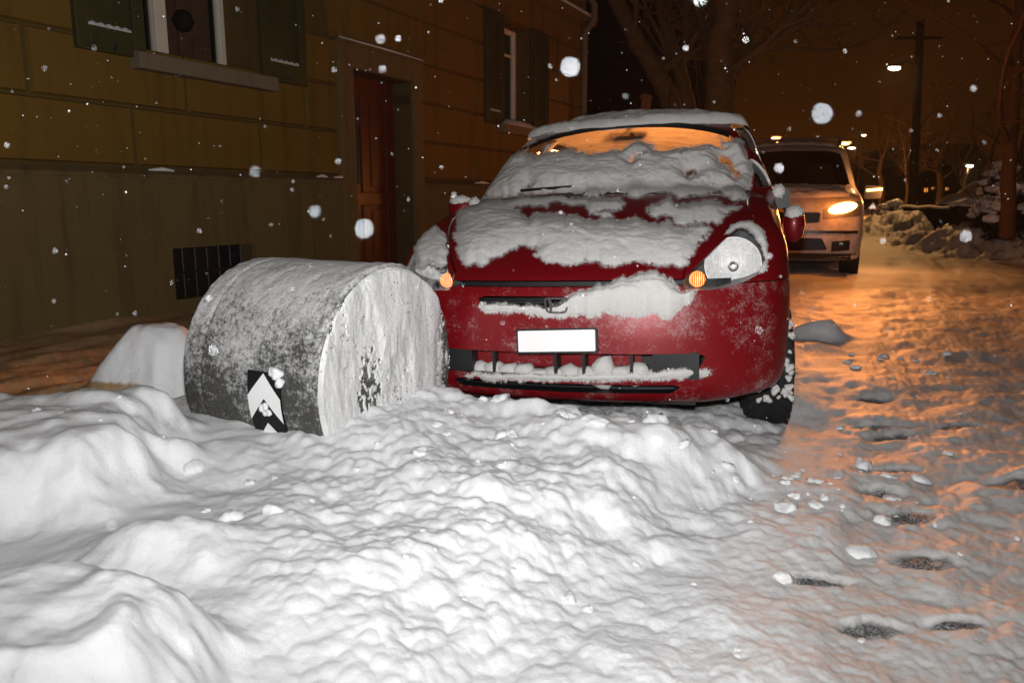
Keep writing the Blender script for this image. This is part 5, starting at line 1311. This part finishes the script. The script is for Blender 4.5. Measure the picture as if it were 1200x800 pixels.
# fence of dark boards
A0 = at_ground(1040, 24); A1 = at_ground(1132, 16.5); r = empty('garden_fence', A0, label='low dark board fence behind the snow heaps', cat='fence'); L_ = (A1-A0).xy.length; dirn = (A1-A0).normalized()
r.rotation_euler = (0, 0, math.atan2(dirn.y, dirn.x)); b = MB(); n = int(L_/.11)
for k in range(n): b.box((k*.11, -.012, -.2), (k*.11+.085, .012, .72+.02*math.sin(k*2.3)))
b.box((0, .013, .10), (L_, .04, .17)); b.box((0, .013, .50), (L_, .04, .57)); b.build('board_panel', M['far_wall'], r)
for k in range(6): b = MB(); x = L_*k/5; b.box((x-.05, .041, -.3), (x+.05, .13, .80)); b.build('post', M['far_wall'], r)
b = MB(); b.tube([(x, .01, .74+.012*math.sin(x*3)) for x in np.linspace(0, L_, 40)], .035, 8); b.build('fence_snow', M['snow'], r, smooth=80)
# snowed-in car behind the fence
p = at_ground(1117, 24.5); ROOT2 = empty('snowed_in_car', p, R(-62), label='dark far car under a blanket of snow behind the board fence', cat='car')
V, F = star_mesh(red_sdf, (0, 1.95, .72), (-.93, -.08, .15), (.93, 3.95, 1.62), .09)
raw('body', [tuple(q) for q in V], [tuple(f) for f in F], [M['black']], ROOT2)
nrm = np.cross(V[F[:, 2]]-V[F[:, 0]], V[F[:, 3]]-V[F[:, 1]]); nz = nrm[:, 2]/np.linalg.norm(nrm, axis=1); Fs = F[nz > .45]; us_, inv_ = np.unique(Fs, return_inverse=True); Vs = V[us_]+np.array([0, 0, .09])
link('snow_cap', mesh_np('snow_cap', Vs, inv_.reshape(Fs.shape)), [M['snow']], ROOT2)
for uu, vv in ((-.74, .8), (.74, .8), (-.74, 3.25), (.74, 3.25)):
    q = MB(); q.lathe([(.001, -.09), (.27, -.09), (.29, -.05), (.29, .05), (.27, .09), (.001, .09)], 24, Matrix.Translation((uu, vv, .285)) @ Matrix.Rotation(R(90), 4, 'Y')); q.build('wheel', M['rubber'], ROOT2, smooth=40)
# triangular sign on a short post
p = at_ground(1022, 21); zc = at(1022, 241, 21).z; r = empty('warning_sign', p, R(-20), label='small white triangular warning sign at the end of the street', cat='sign')
hz = zc-p.z
b = MB(); b.tube([(0, .03, -.3), (0, .03, hz+.1)], .025, 10); b.build('post', M['metal_post'], r, smooth=50)
T3 = [(-.155, hz-.12), (.155, hz-.12), (0, hz+.15)]
b = MB(); b.prism(rounded(T3, .02), -.004, .012, fz); b.build('sign_border', M['sign_red'], r)
# its sheeting is moulded in cube corners, which send a lamp's light back where it came from
b = MB(); cs = .030; A3 = Matrix(((1/math.sqrt(2), -1/math.sqrt(2), 0), (1/math.sqrt(3),)*3, (-1/math.sqrt(6), -1/math.sqrt(6), 2/math.sqrt(6)))); inn = scale_poly(T3, -.018)
def in3(x, z): return all((inn[(i+1) % 3][0]-inn[i][0])*(z-inn[i][1])-(inn[(i+1) % 3][1]-inn[i][1])*(x-inn[i][0]) > 0 for i in range(3))
for i in range(-14, 15):
    for j in range(-14, 15):
        k = -i-j
        for ax in range(3):
            o = [i, j, k]; p1, p2 = (ax+1) % 3, (ax+2) % 3; Q = []
            for e1, e2 in ((0, 0), (1, 0), (1, 1), (0, 1)): q = list(o); q[p1] += e1; q[p2] += e2; Q.append(A3 @ Vector(q)*cs)
            ctr = sum(Q, Vector())/4
            if in3(ctr.x, ctr.z+hz): b.add([Vector((v.x, -.020+v.y*.5*0-v.y*.9, v.z+hz)) if False else Vector((v.x, -.045+v.y, v.z+hz)) for v in Q], [(0, 1, 2, 3)])
b.build('sign_face', M['retro_sheet'], r, recalc=False)
# brown post behind the car roof
p = Vector((at(757, 120, 11.5).x, 11.5, 0)); zt = at(757, 112, 11.5).z; r = empty('wooden_post', p, R(-20), label='brown wooden post rising just behind the red car roof', cat='post')
b = MB(); b.box((-.06, -.06, -.1), (.06, .06, zt-.04)); b.build('shaft', M['bark_warm'], r, bevel=.01)
b = MB(); b.prism([(-.075, zt-.04), (.075, zt-.04), (.075, zt-.01), (0, zt+.02), (-.075, zt-.01)], -.075, .075, fz); b.build('cap', M['bark_warm'], r)

# ------------------------------------------------------------------ loose clods thrown up by the plough
cr_ = random.Random(31); mb = MB(); protos = []
for k in range(6):
    bs = bmesh.new(); bmesh.ops.create_icosphere(bs, subdivisions=3, radius=1); ph = k*1.7
    nv = np.array([v.co[:] for v in bs.verts]); dsp = .45+1.0*fbm(nv[:, 0]*1.6+k*5+nv[:, 2], nv[:, 1]*1.6+k*3-nv[:, 2]*.7, 4)+.35*(fbm(nv[:, 0]*5+k, nv[:, 1]*6+nv[:, 2]*5, 3)-.5); protos.append((nv*dsp[:, None], [tuple(x.index for x in f.verts) for f in bs.faces])); bs.free()
spots = []
for k in range(190):
    r_ = cr_.random()
    if r_ < .55: u_, v_ = cr_.uniform(-.75, 1.25), cr_.gauss(-.22, .22)
    elif r_ < .66: u_, v_ = cr_.uniform(.9, 1.7), cr_.uniform(-.6, 2.4)
    elif r_ < .92: u_, v_ = cr_.uniform(-1.3, 1.0), cr_.uniform(-1.5, -.2)
    else: u_, v_ = cr_.gauss(1.45, .35), cr_.gauss(2.1, .35)
    q = CAR @ Vector((u_, v_, 0)); spots.append((q.x, q.y))
sp_ = np.array(spots); sz_ = ground_h(sp_[:, 0], sp_[:, 1])
for (x_, y_), z_ in zip(spots, sz_):
    u_, v_ = car_uv(x_, y_)
    if abs(u_) < .80 and v_ > -.02: continue
    if (Vector((x_, y_, 0))-Vector((DR_F.x-.3, DR_F.y+.1, 0))).length < .55: continue
    s_ = .007+.030*cr_.random()**3.0; V_, F_ = protos[cr_.randrange(6)]; Mr = Matrix.Rotation(cr_.uniform(0, 6.28), 3, 'Z') @ Matrix.Rotation(cr_.uniform(-.6, .6), 3, 'X')
    sc3 = Vector((s_*cr_.uniform(.8, 1.5), s_*cr_.uniform(.8, 1.4), s_*cr_.uniform(.5, .9))); mb.add([Vector((x_, y_, z_-s_*.10))+Mr @ Vector((p[0]*sc3.x, p[1]*sc3.y, p[2]*sc3.z)) for p in V_], F_)
tag(mb.build('snow_clods', M['snow'], None, smooth=180, recalc=False), kind='stuff')

# ------------------------------------------------------------------ falling snow
def flake_mesh(seed):
    rr = random.Random(seed); mb = MB()
    for k in range(1 if seed % 4 == 0 else 3):
        c = Vector((rr.gauss(0, .18), rr.gauss(0, .18), rr.gauss(0, .18))); b = bmesh.new(); bmesh.ops.create_icosphere(b, subdivisions=2, radius=rr.uniform(.55, .8))
        mb.add([c+v.co*(1+.2*math.sin(v.co.x*5+k)) for v in b.verts], [tuple(x.index for x in f.verts) for f in b.faces]); b.free()
    me = bpy.data.meshes.new('snowflake'); me.from_pydata(mb.v, [], mb.f); me.polygons.foreach_set('use_smooth', np.ones(len(me.polygons), bool)); me.materials.append(M[('flake', 'flake', 'flake_thin', 'flake_faint')[seed % 4]]); return me
for nm_, k_ in (('flake', 0.0), ('flake_thin', .55), ('flake_faint', .82)):
    t = NT('snow'+nm_); d1 = t.n('ShaderNodeBsdfDiffuse'); d1.inputs[0].default_value = (.9, .92, .95, 1); tr1 = t.n('ShaderNodeBsdfTransparent'); mx1 = t.n('ShaderNodeMixShader'); mx1.inputs[0].default_value = k_; t.l(d1.outputs[0], mx1.inputs[1]); t.l(tr1.outputs[0], mx1.inputs[2]); M[nm_] = t.fin(mx1)
if 0: t = NT('x'); d1 = t.n('ShaderNodeBsdfDiffuse'); d1.inputs[0].default_value = (.9, .92, .95, 1); M['flake'] = t.fin(d1)
FM = [flake_mesh(k) for k in range(8)]
named = [(963, 133, 15, 'large round white snowflake in the dark sky above the van'), (668, 79, 14, 'large greyish snowflake at the far corner of the house'), (426, 268, 14, 'large bright snowflake in front of the house door'), (369, 248, 9, 'round snowflake left of the house door'), (299, 201, 8, 'faint snowflake on the plinth ledge between window and door'), (448, 81, 6, 'snowflake over the top of the house door'), (250, 411, 8, 'snowflake in front of the far end of the drum'), (245, 349, 5, 'snowflake at the upper left edge of the drum'), (1131, 277, 9, 'large snowflake in front of the snow ridge across the street'), (1141, 104, 5, 'snowflake in the dark sky right of the utility pole'), (889, 387, 6, 'snowflake in front of the red bumper corner'), (1097, 657, 9, 'large snowflake low over the trodden road'), (820, -2, 12, 'snowflake cut by the top edge above the bare trees'), (913, 197, 7, 'snowflake in front of the van windscreen'), (770, 517, 8, 'snowflake over the snow mound below the plate'), (573, 611, 5, 'snowflake over the churned snow in the middle'), (892, 602, 5, 'snowflake over the snow right of the mound'), (131, 616, 8, 'snowflake over the smooth snow block at left'), (446, 46, 7, 'faint snowflake above the door surround'), (874, 47, 5, 'snowflake beside the thick dark trunk')]
FR = random.Random(99)
def flake(px, py, rad, label, group):
    d = 6.6/(2*rad+1.7); p = Vector((0, 0, CAMZ))+ray(px, py)*d; o = bpy.data.objects.new('snowflake', FM[(3 if ('faint' in label or 'greyish' in label) else (FR.choice((0, 4)) if rad >= 9 else FR.choice((0, 1, 4, 5)))) if label[:4] != 'tiny' else FR.randrange(8)]); COL.objects.link(o); o.location = p; s_ = .00050*(1.0 if rad > 3 else FR.uniform(.8, 1.3)); o.scale = (s_*FR.uniform(.9, 1.1), s_, s_*(1 if rad >= 9 else FR.uniform(.9, 1.5))); o.rotation_euler = (FR.uniform(0, 6), FR.uniform(0, 6), FR.uniform(0, 6)); tag(o, label, 'snowflake', group)
for px, py, rad, lab in named: flake(px, py, rad, lab, 'snowflakes caught by the flash')
for k in range(190):
    flake(FR.uniform(0, 1200), FR.uniform(0, 800)*(.5 if FR.random() < .85 else 1), FR.choice((.9, 1.0, 1.2, 1.4, 1.6, 2, 2.4, 3, 3.6, 4.5)), 'tiny bright snowflake falling through the flash light', 'snowflakes caught by the flash')
mb = MB()
for k in range(1300):
    d = FR.uniform(1.6, 9); px, py = FR.uniform(-100, 1300), FR.uniform(-40, 700); p = Vector((0, 0, CAMZ))+ray(px, py)*d
    if p.z < .3: continue
    s_ = FR.uniform(.0010, .0024); mb.add([p+Vector(q)*s_ for q in ((1, 0, 0), (-1, 0, 0), (0, 1, 0), (0, -1, 0), (0, 0, 1), (0, 0, -1))], [(0, 2, 4), (2, 1, 4), (1, 3, 4), (3, 0, 4), (2, 0, 5), (1, 2, 5), (3, 1, 5), (0, 3, 5)])
tag(mb.build('falling_snow', M['flake'], None, recalc=False), kind='stuff')

# ------------------------------------------------------------------ light
w = bpy.data.worlds.new('World'); sc.world = w; w.use_nodes = True; nt = w.node_tree; bg = nt.nodes['Background']
tc = nt.nodes.new('ShaderNodeTexCoord'); sp = nt.nodes.new('ShaderNodeSeparateXYZ'); nt.links.new(tc.outputs['Generated'], sp.inputs[0])
rp = nt.nodes.new('ShaderNodeValToRGB'); nt.links.new(sp.outputs[2], rp.inputs[0]); e = rp.color_ramp.elements
e[0].position = 0.0; e[0].color = (.026, .0066, .0006, 1); e[1].position = .40; e[1].color = (.0125, .0032, .0002, 1); k = e.new(.12); k.color = (.019, .0050, .0003, 1); k = e.new(1.0); k.color = (.010, .0028, .0003, 1)
nt.links.new(rp.outputs[0], bg.inputs[0]); bg.inputs[1].default_value = 1.15
def light(name, typ, loc, energy, col, **kw):
    d = bpy.data.lights.new(name, typ); o = bpy.data.objects.new(name, d); COL.objects.link(o); o.location = loc; d.energy = energy; d.color = col
    for k_, v_ in kw.items(): setattr(d, k_, v_)
    return o
fl = light('camera_flash', 'SPOT', (.0, .03, CAMZ+.13), 388, (1, .995, .985), spot_size=R(176), spot_blend=1.0, shadow_soft_size=.03)
fl.rotation_euler = (R(90+27), 0, R(-5))
for sg, en, size, aim in ((1, 560, 116, None), (-1, 5200, 50, CAR @ Vector((0, 3.6, 1.3)))):
    p = VAN @ Vector((sg*.66, -.05, .93)); hz_ = light('hazard_light', 'SPOT', p, en, (1, .31, .075), shadow_soft_size=.50, spot_size=R(size), spot_blend=1.0)
    dv = (aim-p) if aim else Vector((-math.sin(VAN_YAW-R(22)), -math.cos(VAN_YAW-R(22)), math.tan(R(18))))
    hz_.rotation_euler = dv.to_track_quat('-Z', 'Y').to_euler()
    light('mirror_hazard', 'POINT', VAN @ Vector((sg*1.24, 1.10, 1.15)), 30 if sg > 0 else 8, (1, .36, .10), shadow_soft_size=.06)
    light('hazard_glow', 'POINT', VAN @ Vector((sg*.66, -.16, 1.02)), 9, (1, .25, .025), shadow_soft_size=.08)
# ------------------------------------------------------------------ snowy night air
b = MB(); b.box((-450, -450, -1.2), (450, 450, 16.0)); hz_o = b.build('haze', None); tag(hz_o, kind='stuff')
t = NT('night_haze'); v = t.n('ShaderNodeVolumePrincipled'); v.inputs['Density'].default_value = .0003; v.inputs['Color'].default_value = (.92, .92, .92, 1); v.inputs['Anisotropy'].default_value = .45
t.l(v.outputs[0], t.out.inputs['Volume']); hz_o.data.materials.append(t.m)
sc.view_settings.view_transform = 'Standard'; sc.view_settings.look = 'None'; sc.view_settings.gamma = 1.0; sc.view_settings.exposure = 0.0
sc.view_settings.use_curve_mapping = False
sc.cycles.use_denoising = True; sc.cycles.max_bounces = 8; sc.cycles.sample_clamp_indirect = 4
